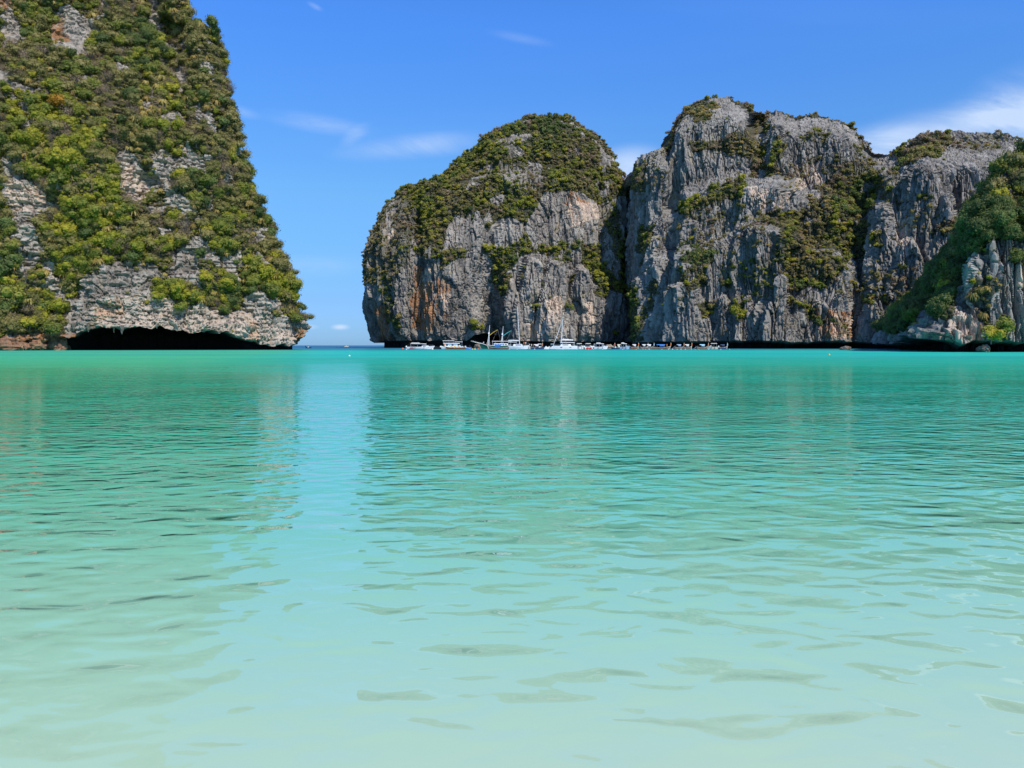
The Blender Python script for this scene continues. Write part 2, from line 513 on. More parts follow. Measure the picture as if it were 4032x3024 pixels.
def build_left():
    nu, nv = 720, 470
    Yt = 300.0
    zs_ = CAMZ + (HY - LS[:, 0]) / F * Yt
    xs_ = (LS[:, 1] - 16 - CX) / F * Yt
    o = np.argsort(zs_)
    zs_, xs_ = zs_[o], xs_[o]
    zs_ = np.append(zs_, [165, 200, 215]); xs_ = np.append(xs_, [-140, -165, -180])
    # rows: notch, then face
    zr_ = np.concatenate([[-1.5, 0.4, 3.0, 6.0], np.linspace(7.0, 215, nv - 4)])
    u = np.linspace(0, 1, nu)
    P = np.zeros((nv, nu, 3))
    # lip height of the sea cave along u and how deep it goes, by the photograph's x
    lipx = [-400, 0, 90, 225, 265, 330, 420, 520, 620, 750, 900, 960, 1000, 1080, 1150, 1200, 1400]
    liph = [3.2, 3.4, 4.0, 4.5, 5.4, 7.4, 8.2, 8.2, 8.0, 7.6, 6.8, 5.0, 3.4, 2.4, 2.8, 6.0, 6.0]
    lipd = [4, 5, 6, 8, 16, 30, 34, 34, 34, 34, 32, 24, 12, 6, 6, 4, 4]
    for r, z in enumerate(zr_):
        zz = max(z, 0)
        k = 0.30 * zz + 4.0 * math.sin(zz / 17.0) + (zz / 215) ** 3 * 60
        Yk = 300 + k * 0.35
        pk = HY - F * (zz - CAMZ) / Yk
        xt = (np.interp(pk, np.concatenate([[-700, -350], LS[:, 0]]), np.concatenate([[560, 665], LS[:, 1]])) - 16 - CX) / F * Yk
        cpx = np.array([-420, -260, -185, -140 - zz * 0.08, (-108 - zz * 0.22), xt - 8, xt, xt - 10, xt - 60, xt - 150])
        cpy = np.array([215 + k, 236 + k, 248 + k, 262 + k * 0.95, 276 + k * 0.9, 292 + k * 0.45, 306 + k * 0.25, 325 + k * .2, 360, 400])
        seg = np.concatenate([[0], np.cumsum(np.hypot(np.diff(cpx), np.diff(cpy)))])
        # most columns on the visible part
        us = np.interp(u, [0, 0.06, 0.90, 1.0], [0, seg[1] + 20, seg[7], seg[9]])
        X = sm1(np.interp(us, seg, cpx), 9)
        Y = sm1(np.interp(us, seg, cpy), 9)
        P[r, :, 0] = X; P[r, :, 1] = Y; P[r, :, 2] = z
    # cave under the lip
    px0 = CX + F * P[6, :, 0] / P[6, :, 1]
    wig = 1.5 * fbm(P[6, :, 0] / 2.6, P[6, :, 1] / 2.6, P[6, :, 0] * 0, 4, 5) - 0.9 * ridged(P[6, :, 0] / 5, P[6, :, 1] / 5, P[6, :, 0] * 0, 3, 6)
    lh = np.interp(px0, lipx, liph) + wig
    ld = np.interp(px0, lipx, lipd)
    N = grid_normals(P)[6]
    hn = -N.copy(); hn[:, 2] = 0
    hn /= np.linalg.norm(hn, axis=-1, keepdims=True)
    if hn[nu // 2, 1] < 0: hn = -hn
    base = P[6].copy()
    for r in range(4):
        f = [1.0, 1.0, 0.97, 0.55][r]
        P[r, :, 0] = base[:, 0] + hn[:, 0] * ld * f
        P[r, :, 1] = base[:, 1] + hn[:, 1] * ld * f
        P[r, :, 2] = [-1.5, 0.5, 0, 0][r] if r < 2 else lh * [0, 0, 0.75, 1.05][r]
    zf = zr_[4:]
    for r in range(4, nv):
        f = np.clip((zf[r - 4] - 7) / (26 - 7), 0, 1)
        P[r, :, 2] = (lh + (zf[r - 4] - 7) * (26 - lh) / 19.0) if f < 1 else zf[r - 4]
    side = hn
    # macro forms: bays and buttresses
    X, Y, Z = P[..., 0], P[..., 1], P[..., 2]
    px, py = proj(P)
    off = np.zeros(px.shape)
    def bump(cx_, cy_, rx, ry, amt, rot=0.0):
        a, b = px - cx_, py - cy_
        c, s_ = math.cos(rot), math.sin(rot)
        r2 = ((a * c + b * s_) / rx) ** 2 + ((-a * s_ + b * c) / ry) ** 2
        return amt * np.exp(-r2)
    off += bump(500, 1160, 190, 140, 5) + bump(240, 1150, 60, 150, -5) + bump(90, 950, 110, 180, 4)
    off += bump(790, 1050, 60, 160, 4) + bump(930, 1200, 60, 120, -3) + bump(1040, 1230, 70, 100, 3.5)
    off += bump(300, 650, 160, 260, 4, -0.4) + bump(560, 720, 60, 150, -5, -0.5) + bump(650, 120, 60, 300, -5, -0.3)
    off += bump(800, 500, 60, 400, 3, -0.2) + bump(0, 1120, 60, 200, 5) + bump(60, 110, 80, 110, -4) + bump(300, 120, 100, 100, -3)
    off[:4] = 0
    P[..., 0] -= off * side[None, :, 0]
    P[..., 1] -= off * side[None, :, 1]
    return P


def left_masks(P, px, py):
    rocks = [
        zl([(0, 700), (60, 735), (110, 810), (190, 840), (200, 900), (290, 930), (270, 960), (190, 950), (120, 1000), (60, 960), (0, 900)]),
        zl([(20, 990), (90, 960), (160, 1010), (170, 1100), (190, 1140), (120, 1260), (130, 1320), (100, 1300), (90, 1200), (60, 1100)]),
        zl([(530, 690), (570, 670), (640, 740), (700, 810), (690, 860), (660, 900), (600, 900), (540, 860), (520, 780)]),
        zl([(0, 20), (60, 50), (90, 110), (110, 180), (60, 190), (0, 215)]),
        zl([(230, 60), (300, 20), (400, 70), (450, 130), (390, 190), (360, 250), (320, 200), (240, 200)]),
        zl([(690, 40), (730, 90), (760, 170), (800, 230), (780, 260), (740, 220), (690, 170), (670, 100)]),
        zl([(780, 240), (820, 290), (840, 370), (820, 400), (790, 320)]),
        zl([(930, 290), (970, 310), (985, 370), (950, 370)]),
        zl([(640, 440), (670, 450), (670, 520), (640, 510)]),
        zl([(870, 470), (920, 500), (910, 560), (880, 540)]),
        zl([(450, 1190), (540, 1170), (600, 1190), (620, 1240), (650, 1260), (670, 1330), (640, 1400), (560, 1400), (330, 1400), (330, 1300), (370, 1240), (450, 1230)]),
        zl([(760, 1130), (830, 1110), (850, 1080), (880, 1140), (910, 1240), (910, 1300), (860, 1290), (770, 1290), (760, 1220), (790, 1180)]),
        zl([(1010, 1150), (1050, 1150), (1070, 1220), (1090, 1300), (1060, 1300), (1010, 1220)]),
        zl([(1100, 1340), (1170, 1300), (1220, 1370), (1250, 1430), (1380, 1460), (1400, 1560), (1100, 1600), (1090, 1440)]),
        zl([(220, 1230), (290, 1270), (300, 1330), (240, 1320)]),
        zl([(290, 1400), (420, 1380), (700, 1380), (760, 1350), (830, 1390), (900, 1360), (960, 1380), (1000, 1420), (1100, 1380), (1400, 1470), (1400, 1700), (0, 1700), (0, 1510), (290, 1500)]),
        zl([(1040, 1050), (1080, 1060), (1080, 1110), (1050, 1100)]), zl([(940, 890), (980, 900), (960, 960)]),
        zl([(1020, 380), (1040, 420), (1040, 480), (1020, 460)]), zl([(1075, 640), (1100, 660), (1110, 720), (1080, 700)]),
    ]
    x, y, z = P[..., 0], P[..., 1], P[..., 2]
    w = 14
    wx = px + w * fbm(x / 6, y / 6, z / 6, 3, 3)
    wy = py + w * fbm(x / 6 + 31, y / 6, z / 6, 3, 4)
    veg = np.full(px.shape, 0.9)
    n = fbm(x / 7, y / 7, z / 9, 3, 77)
    veg = np.where(n > 0.22, 0.14, veg)
    for r in rocks:
        veg = np.where(in_poly(wx, wy, r), 0.04, veg)
    kind = np.full(px.shape, 2.0)
    for pal, poly in [
        (4, zl([(0, 190), (150, 200), (230, 330), (60, 380), (0, 330)])), (4, zl([(430, 300), (700, 380), (760, 520), (600, 600), (450, 480)])),
        (4, zl([(480, 560), (720, 620), (820, 900), (780, 1000), (500, 1080), (430, 900), (430, 760)])),
        (4, zl([(760, 0), (860, 60), (1050, 350), (1150, 800), (1300, 1150), (1290, 1190), (1050, 930), (900, 620), (800, 400)])),
        (1, zl([(470, 120), (660, 50), (680, 210), (560, 230), (440, 200)])), (1, zl([(200, 230), (420, 290), (410, 390), (220, 340)])),
        (1, zl([(0, 960), (40, 1000), (80, 1100), (100, 1280), (60, 1420), (0, 1460)])), (1, zl([(820, 700), (960, 740), (1000, 900), (900, 960), (830, 860)])),
        (3, zl([(0, 420), (200, 400), (400, 470), (420, 740), (280, 900), (190, 840), (60, 600), (0, 560)])),
        (3, zl([(260, 780), (520, 760), (560, 940), (560, 1150), (420, 1240), (200, 1240), (200, 980)])),
        (3, zl([(1090, 1130), (1250, 1150), (1330, 1290), (1370, 1440), (1260, 1440), (1130, 1300)])),
        (3, zl([(90, 1260), (350, 1300), (340, 1460), (60, 1480)])), (3, zl([(640, 1250), (900, 1280), (900, 1400), (660, 1400)])),
        (3, zl([(600, 1040), (1000, 1020), (1000, 1140), (600, 1200)])),
    ]:
        kind = np.where(in_poly(wx, wy, poly), pal, kind)
    pn = zl([(400, 1380), (560, 1330), (1100, 1380), (1350, 1500), (1300, 1560), (450, 1560)])
    stains = [zl([(230, 90), (290, 90), (320, 200), (230, 200)]), zl([(150, 800), (210, 840), (200, 930), (150, 880)]), zl([(1320, 1480), (1400, 1480), (1380, 1560), (1330, 1540)]),
              zl([(0, 1500), (320, 1500), (330, 1700), (0, 1700)]), zl([(1120, 1440), (1160, 1440), (1170, 1560), (1120, 1560)]), zl([(0, 0), (60, 10), (40, 60), (0, 60)]),
              zl([(590, 780), (610, 780), (610, 820), (590, 820)]), zl([(420, 1380), (540, 1340), (560, 1420), (430, 1450)])]
    st = np.zeros(px.shape)
    for s_ in stains: st = np.maximum(st, in_poly(wx, wy, s_) * 1.0)
    pl = in_poly(wx, wy, pn) * 0.6
    for s_ in [zl([(0, 800), (190, 840), (250, 940), (60, 960)]), zl([(530, 700), (640, 760), (690, 900), (540, 900)])]:
        pl = np.maximum(pl, in_poly(wx, wy, s_) * 0.8)
    return dict(veg=veg, kind=kind, stain=st, pale=pl)


def left_relief(P, px, py, m):
    d, tone = karst(P, big=3.0, mid=1.7, small=0.7, strata=0.65, vs=1.6, cell=(7, 5.5), seed=2, strata_h=1.7, wz=15)
    return d, tone


# ================================================================== MIDDLE CLIFF
MS = np.array([(1365, 1490, 2476), (1330, 1466, 2480), (1283, 1458, 2482), (1154, 1433, 2472), (1109, 1428, 2468), (1057, 1427, 2462), (1031, 1428, 2457), (960, 1447, 2450),
               (870, 1498, 2446), (830, 1528, 2443), (767, 1585, 2440), (750, 1655, 2438), (722, 1730, 2434), (664, 1763, 2424), (606, 1808, 2408), (554, 1866, 2380), (502, 1925, 2320),
               (464, 1995, 2285), (444, 2059, 2246), (434, 2120, 2220), (429, 2150, 2190)], float)


def build_mid():
    nu, nv = 860, 430
    Yc = 560.0
    zs_ = CAMZ + (HY - MS[::-1][::-1, 0]) / F * Yc
    ztop = zs_[-1]
    zrow = np.concatenate([[-2, 0.5, 2.4], np.linspace(3.2, ztop, nv - 3)])
    L = (np.interp(zrow, zs_, MS[:, 1]) + 16 - CX) / F * Yc
    R = (np.interp(zrow, zs_, MS[:, 2]) - 14 - CX) / F * Yc
    L, R = sm1(L, 3), sm1(R, 3)
    th = np.interp(np.linspace(0, 1, nu), [0, 0.06, 0.94, 1], [-70, -8, 188, 250]) * math.pi / 180
    P = np.zeros((nv, nu, 3))
    for r in range(nv):
        z = zrow[r]
        t = np.clip(z / ztop, 0, 1)
        c, h = (L[r] + R[r]) / 2, (R[r] - L[r]) / 2
        dep = 92 * (1 - 0.10 * sstep(t, 0.40, 0.50) - 0.12 * t - 0.45 * sstep(t, 0.62, 1.0) * 1.0)
        dep = min(dep, h * 0.75 + 2)
        e = 0.80
        cs, sn = np.cos(th), np.sin(th)
        P[r, :, 0] = c - h * np.sign(cs) * np.abs(cs) ** e
        P[r, :, 1] = Yc - dep * np.sign(sn) * np.abs(sn) ** e
        P[r, :, 2] = z * (1 - 0.045 * sstep(t, 0.6, 1.0))
    px, py = proj(P)
    off = np.zeros(px.shape)

    def bump(x_, y_, rx, ry, amt, rot=0.0):
        a, b = px - x_, py - y_
        c, s_ = math.cos(rot), math.sin(rot)
        return amt * np.exp(-(((a * c + b * s_) / rx) ** 2 + ((-a * s_ + b * c) / ry) ** 2))
    def peg(x_, top, w, amt):      # buttress with pointed top
        k = np.clip((py - top) / 260.0, 0, 1)
        ww = w * (0.12 + 0.88 * np.sqrt(k))
        return amt * np.clip(1 - (np.abs(px - x_) / ww) ** 2, 0, 1) ** 0.6 * sstep(py, top, top + 40)
    off += peg(2090, 1000, 75, 13) + peg(2175, 1010, 75, 14) + peg(2010, 1080, 45, 9) + peg(2285, 1040, 70, 10) + peg(2400, 1130, 70, 9) + peg(2345, 1070, 40, 6)
    off += bump(1925, 1230, 55, 170, -17) + bump(1960, 1330, 60, 60, -10) + bump(1700, 1000, 60, 60, 4)
    off += bump(2150, 830, 60, 130, -5) + bump(2230, 860, 90, 120, 4) + bump(2380, 900, 16, 200, -6) + bump(2420, 950, 20, 250, 5)
    off += bump(1790, 1200, 50, 220, 6) + bump(1640, 1180, 30, 220, -7, 0.12) + bump(1700, 1230, 30, 200, 5) + bump(1560, 900, 60, 130, 4) + bump(1630, 870, 22, 120, -8)
    off += bump(1880, 900, 60, 160, 5) + bump(1990, 620, 90, 60, 5) + bump(1850, 620, 60, 60, -6)
    off += 3.0 * np.sin(px / 23.0 + 1.5 * np.sin(py / 90.0)) * sstep(py, 1050, 1250)
    N = grid_normals(P)
    N[..., 2] = 0
    N /= np.linalg.norm(N, axis=-1, keepdims=True) + 1e-9
    if (N[nv // 2, nu // 2, 1]) > 0: N = -N
    P += N * off[..., None]
    # wave-cut notch at sea level
    notch = np.interp(px[6], [1400, 1500, 1560, 1840, 1880, 1950, 2000, 2500], [2, 6, 3, 3, 12, 12, 3, 3])
    for r in range(3):
        P[r] = P[3] - N[3] * notch[:, None]
        P[r, :, 2] = [-2, 0.5, 2.6][r]
    extra = np.interp(px[3], [1470, 1500, 1640, 1830, 1860, 1900, 1960, 1990, 2500], [0, 1.5, 2, 2, 6, 7, 6, 1.5, 1.0])
    for r in range(2, 40):
        z = P[r, :, 2]
        P[r, :, 2] = z + extra * np.clip(1 - (z - 2) / 16.0, 0, 1)
    return P


def mid_masks(P, px, py):
    V = [
        (0.85, 2, zm([(590, 480), (600, 400), (680, 300), (760, 220), (850, 150), (1000, 60), (1100, 20), (1280, -60), (1500, 40), (1700, 200), (1800, 450), (1740, 600),
                      (1560, 660), (1500, 600), (1330, 565), (1240, 580), (1180, 680), (1100, 780), (1060, 740), (950, 740), (870, 800), (780, 760), (740, 690),
                      (680, 700), (640, 800), (600, 980), (480, 960), (430, 820), (330, 620), (330, 540), (430, 520), (540, 480)])),
        (0.9, 1, zm([(1050, 100), (1100, 20), (1280, -60), (1500, 40), (1700, 300), (1640, 460), (1500, 330), (1250, 300), (1100, 220)])),
        (0.9, 5, zm([(830, 250), (900, 190), (1020, 200), (1000, 260), (900, 280)])), (0.8, 5, zm([(850, 380), (900, 350), (930, 400), (870, 430)])),
        (0.9, 3, zm([(380, 600), (520, 590), (480, 640), (600, 760), (590, 900), (520, 860), (450, 760), (430, 660)])),
        (0.85, 3, zm([(1260, 480), (1400, 480), (1380, 560), (1290, 560)])),
        (0.5, 4, zm([(950, 400), (1230, 430), (1230, 570), (1050, 560), (960, 500)])),
        (0.58, 4, zm([(90, 900), (180, 720), (330, 590), (440, 700), (420, 950), (350, 1080), (330, 1200), (350, 1450), (300, 1460), (220, 1170), (110, 1130), (110, 1010)])),
        (0.9, 2, zm([(600, 950), (700, 930), (760, 930), (740, 980), (660, 1010), (610, 1070)])),
        (0.9, 3, zm([(850, 920), (1000, 950), (1120, 850), (1170, 930), (1330, 900), (1480, 900), (1560, 900), (1600, 1000), (1640, 1100), (1720, 1150), (1730, 1200),
                     (1560, 1230), (1530, 1100), (1480, 1010), (1350, 1010), (1270, 970), (1190, 960), (1140, 950), (1080, 1010), (1000, 1080), (1030, 1200), (960, 1240), (920, 1120), (900, 1000)])),
        (0.9, 1, zm([(1340, 900), (1480, 900), (1560, 960), (1440, 1010), (1350, 980)])), (0.9, 1, zm([(960, 1100), (1030, 1080), (1030, 1210), (960, 1240)])),
        (0.7, 2, zm([(1620, 600), (1690, 700), (1725, 1000), (1740, 1150), (1680, 1100), (1640, 900), (1600, 760)])),
        (0.9, 3, zm([(750, 1385), (830, 1390), (830, 1425), (770, 1420)])), (0.9, 1, zm([(1350, 1285), (1395, 1285), (1390, 1310), (1350, 1305)])),
        (0.8, 2, zm([(1150, 1265), (1210, 1265), (1200, 1300), (1160, 1290)])), (0.8, 3, zm([(1670, 1430), (1710, 1430), (1700, 1460), (1670, 1455)])),
        (0.85, 3, zm([(300, 1330), (350, 1330), (350, 1410), (315, 1400)])), (0.85, 2, zm([(820, 760), (940, 750), (900, 820), (830, 800)])),
        (0.7, 2, zm([(1370, 1070), (1420, 1080), (1400, 1130), (1370, 1110)])), (0.6, 2, zm([(1080, 1080), (1110, 1090), (1100, 1170), (1080, 1150)])), (0.7, 1, zm([(1200, 1140), (1235, 1140), (1230, 1200), (1205, 1190)])),
        (0.8, 3, zm([(440, 950), (600, 900), (600, 990), (480, 990)])), (0.7, 4, zm([(640, 640), (760, 640), (760, 740), (650, 740)])),
        (0.5, 4, zm([(1540, 660), (1600, 700), (1600, 880), (1540, 860)])), (0.7, 4, zm([(270, 1310), (360, 1320), (340, 1380), (280, 1370)])),
    ]
    S = [zm([(430, 1050), (520, 1040), (560, 1300), (540, 1450), (430, 1400), (410, 1200)]), zm([(560, 1090), (650, 1150), (650, 1330), (620, 1400), (580, 1300)]),
         zm([(860, 330), (890, 340), (890, 380), (860, 380)]), zm([(1150, 1440), (1200, 1400), (1200, 1520), (1150, 1520)]), zm([(190, 1300), (280, 1280), (290, 1480), (210, 1500)]),
         zm([(1360, 600), (1500, 630), (1500, 680), (1360, 660)]), zm([(1380, 570), (1400, 570), (1400, 660), (1380, 660)])]
    L = [zm([(230, 840), (300, 800), (310, 880), (240, 920)]), zm([(1250, 1240), (1330, 1220), (1340, 1370), (1290, 1420), (1230, 1400)]), zm([(1130, 1380), (1220, 1330), (1230, 1500), (1120, 1510)]),
         zm([(1460, 1280), (1530, 1260), (1560, 1380), (1480, 1400)]), zm([(600, 1200), (660, 1200), (650, 1340), (600, 1300)]), zm([(1380, 640), (1560, 640), (1560, 760), (1400, 800)]),
         zm([(500, 1040), (530, 1050), (530, 1130), (500, 1120)])]
    m = base_masks(P, px, py, V, S, L, 22, 8)
    x, y, z = P[..., 0], P[..., 1], P[..., 2]
    n = fbm(x / 9, y / 9, z / 12, 3, 91)
    m['veg'] = np.where((m['veg'] > 0) & (n > 0.27), m['veg'] * 0.15, m['veg'])
    n2 = fbm(x / 6, y / 6, z / 5, 3, 92)
    add = (m['veg'] == 0) & (n2 > 0.42)
    m['veg'] = np.where(add, 0.35, m['veg']); m['kind'] = np.where(add, 4, m['kind'])
    return m


def mid_relief(P, px, py, m):
    return karst(P, big=4.0, mid=2.3, small=0.85, strata=0.12, vs=6.5, cell=(6, 24), seed=31, strata_h=3.6)


# ================================================================== RIGHT MASSIF
RS = np.array([(2420, 640), (2496, 648), (2525, 609), (2584, 583), (2636, 572), (2652, 522), (2666, 473), (2690, 427), (2732, 397), (2791, 377), (2872, 375), (2931, 403), (2990, 436), (3057, 425),
               (3138, 454), (3212, 443), (3286, 458), (3359, 495), (3411, 547), (3441, 587), (3492, 600), (3544, 591), (3574, 547), (3655, 532), (3750, 506), (3839, 513), (3950, 513),
               (4009, 535), (4100, 560), (4300, 520), (4700, 600)], float)


def build_right():
    nu, nv = 1000, 420
    wall = 70
    u = np.arange(nu)
    pxc = np.interp(u, [0, wall, nu - 90, nu - 1], [2436, 2500, 4060, 4700])
    bx = [2436, 2500, 2600, 2700, 3000, 3300, 3600, 3800, 4700]
    by = [640, 480, 440, 420, 404, 396, 388, 385, 385]
    Yb = np.interp(pxc, bx, by)
    Yb[:wall] = np.linspace(640, Yb[wall], wall)
    Yb = sm1(Yb, 4)
    D = np.interp(pxc, [2436, 2500, 2600, 2660, 2850, 3050, 3300, 3450, 3600, 4700], [4, 6, 36, 76, 84, 86, 78, 70, 50, 50])
    D = sm1(D, 5)
    Yt = Yb + D
    top = np.interp(pxc, RS[:, 0], RS[:, 1]) + 9
    top[:wall] = np.interp(pxc[:wall], [2436, 2450, 2470, 2489, 2500], [800, 765, 725, 690, top[wall]])
    ztop = CAMZ + (HY - top) / F * Yt
    nroll = 14
    t = np.concatenate([[0, 0, 0], np.linspace(0.012, 1, nv - 3 - nroll), np.ones(nroll)])
    P = np.zeros((nv, nu, 3))
    jit = 0.08 * fbm(pxc / 110, pxc * 0, pxc * 0, 2, 4)
    for r in range(nv):
        tt = t[r]
        a = 0.18 * tt + 0.24 * sstep(tt, 0.53 + jit, 0.64 + jit) + 0.156 * sstep(tt, 0.30 + jit * 2, 0.39 + jit * 2) + 0.424 * sstep(tt, 0.80, 1.0) ** 1.5
        a = a / 1.0
        kk = sstep(pxc, 3380, 3520)
        a = a * (1 - kk) + kk * (0.15 * tt + 0.85 * sstep(tt, 0.72, 1.0))
        Y = Yb + D * a
        # the left edge of the massif leans
        edge = np.interp(tt, [0, 0.18, 0.42, 0.6, 0.8, 1], [8, 0, -8, -12, 0, 10]) * 0.6 * np.exp(-np.maximum(pxc - 2500, 0) / 60)
        P[r, :, 0] = (pxc + edge - CX) / F * Y
        P[r, :, 1] = Y
        P[r, :, 2] = tt * ztop
    for k in range(nroll):
        r = nv - nroll + k
        P[r, :, 1] = Yt + 3 * (k + 1) ** 1.25
        P[r, :, 0] = (pxc - CX) / F * Yt
        P[r, :, 2] = ztop - 0.10 * (k + 1) ** 1.9
    px, py = proj(P)
    off = np.zeros(px.shape)

    def bump(x_, y_, rx, ry, amt, rot=0.0):
        a, b = px - x_, py - y_
        c, s_ = math.cos(rot), math.sin(rot)
        return amt * np.exp(-(((a * c + b * s_) / rx) ** 2 + ((-a * s_ + b * c) / ry) ** 2))
    def peg(x_, topy, w, amt):
        k = np.clip((py - topy) / 220.0, 0, 1)
        ww = w * (0.12 + 0.88 * np.sqrt(k))
        return amt * np.clip(1 - (np.abs(px - x_) / ww) ** 2, 0, 1) ** 0.6 * sstep(py, topy, topy + 30)
    for x_, y_, w, a in [(2850, 1145, 45, 7), (2905, 1150, 35, 6), (2945, 1160, 45, 7), (3010, 1170, 40, 6), (2700, 1110, 120, 5), (3060, 1080, 60, 6), (3130, 1160, 60, 6), (3220, 1180, 70, 6),
                         (2730, 860, 75, 6), (2590, 920, 60, 5), (2950, 720, 80, 4), (3080, 560, 60, 3), (3110, 650, 90, 3), (3480, 780, 70, 9), (3620, 630, 90, 7), (3700, 760, 70, 7),
                         (3290, 470, 60, 5), (3040, 450, 60, 7), (3210, 670, 55, 2), (3560, 930, 60, 6), (3300, 1150, 60, 6), (3420, 1180, 60, 5), (2560, 1080, 45, 6), (3650, 480, 80, 6)]:
        off += peg(x_, y_, w, a)
    off += bump(2770, 1180, 22, 150, -7) + bump(3000, 570, 30, 120, -12) + bump(2985, 480, 35, 60, -8) + bump(3430, 740, 40, 130, -7)
    off += bump(3330, 820, 110, 240, -2) + bump(3160, 980, 140, 120, 3) + bump(2640, 800, 70, 50, -4) + bump(3090, 1120, 20, 120, -6) + bump(3370, 1240, 25, 120, -6)
    off += bump(2560, 620, 40, 30, 2) + bump(3770, 780, 16, 90, -8) + bump(2630, 980, 26, 150, -6) + bump(2980, 900, 30, 160, 5)
    off[:, :wall] *= 0.4
    off[nv - nroll:] *= 0
    Nn = grid_normals(P); Nn[..., 2] = 0
    Nn /= np.linalg.norm(Nn, axis=-1, keepdims=True) + 1e-9
    if Nn[nv // 2, nu // 2, 1] > 0: Nn = -Nn
    P += Nn * off[..., None]
    pxb = px[4]
    notch = np.interp(pxb, [2480, 2540, 2600, 3100, 3300, 3700], [1, 5, 9, 10, 12, 8])
    lip = np.interp(pxb, [2480, 2540, 2620, 2800, 3000, 3120, 3200, 3300, 3400, 3700], [1.2, 1.6, 2.6, 2.4, 2.8, 1.8, 2.0, 2.6, 2.0, 1.8])
    for r in range(3):
        P[r] = P[4] - Nn[4] * notch[:, None]
        P[r, :, 2] = [-2, 0.4, 1][r] if r < 2 else lip
    for r in range(3, 60):
        z = P[r, :, 2]
        P[r, :, 2] = np.maximum(z, 0) + (lip + 0.5 * fbm(P[r, :, 0] / 2.5, z * 0, z * 0, 2, 66)) * np.clip(1 - z / 22.0, 0, 1)
    return P


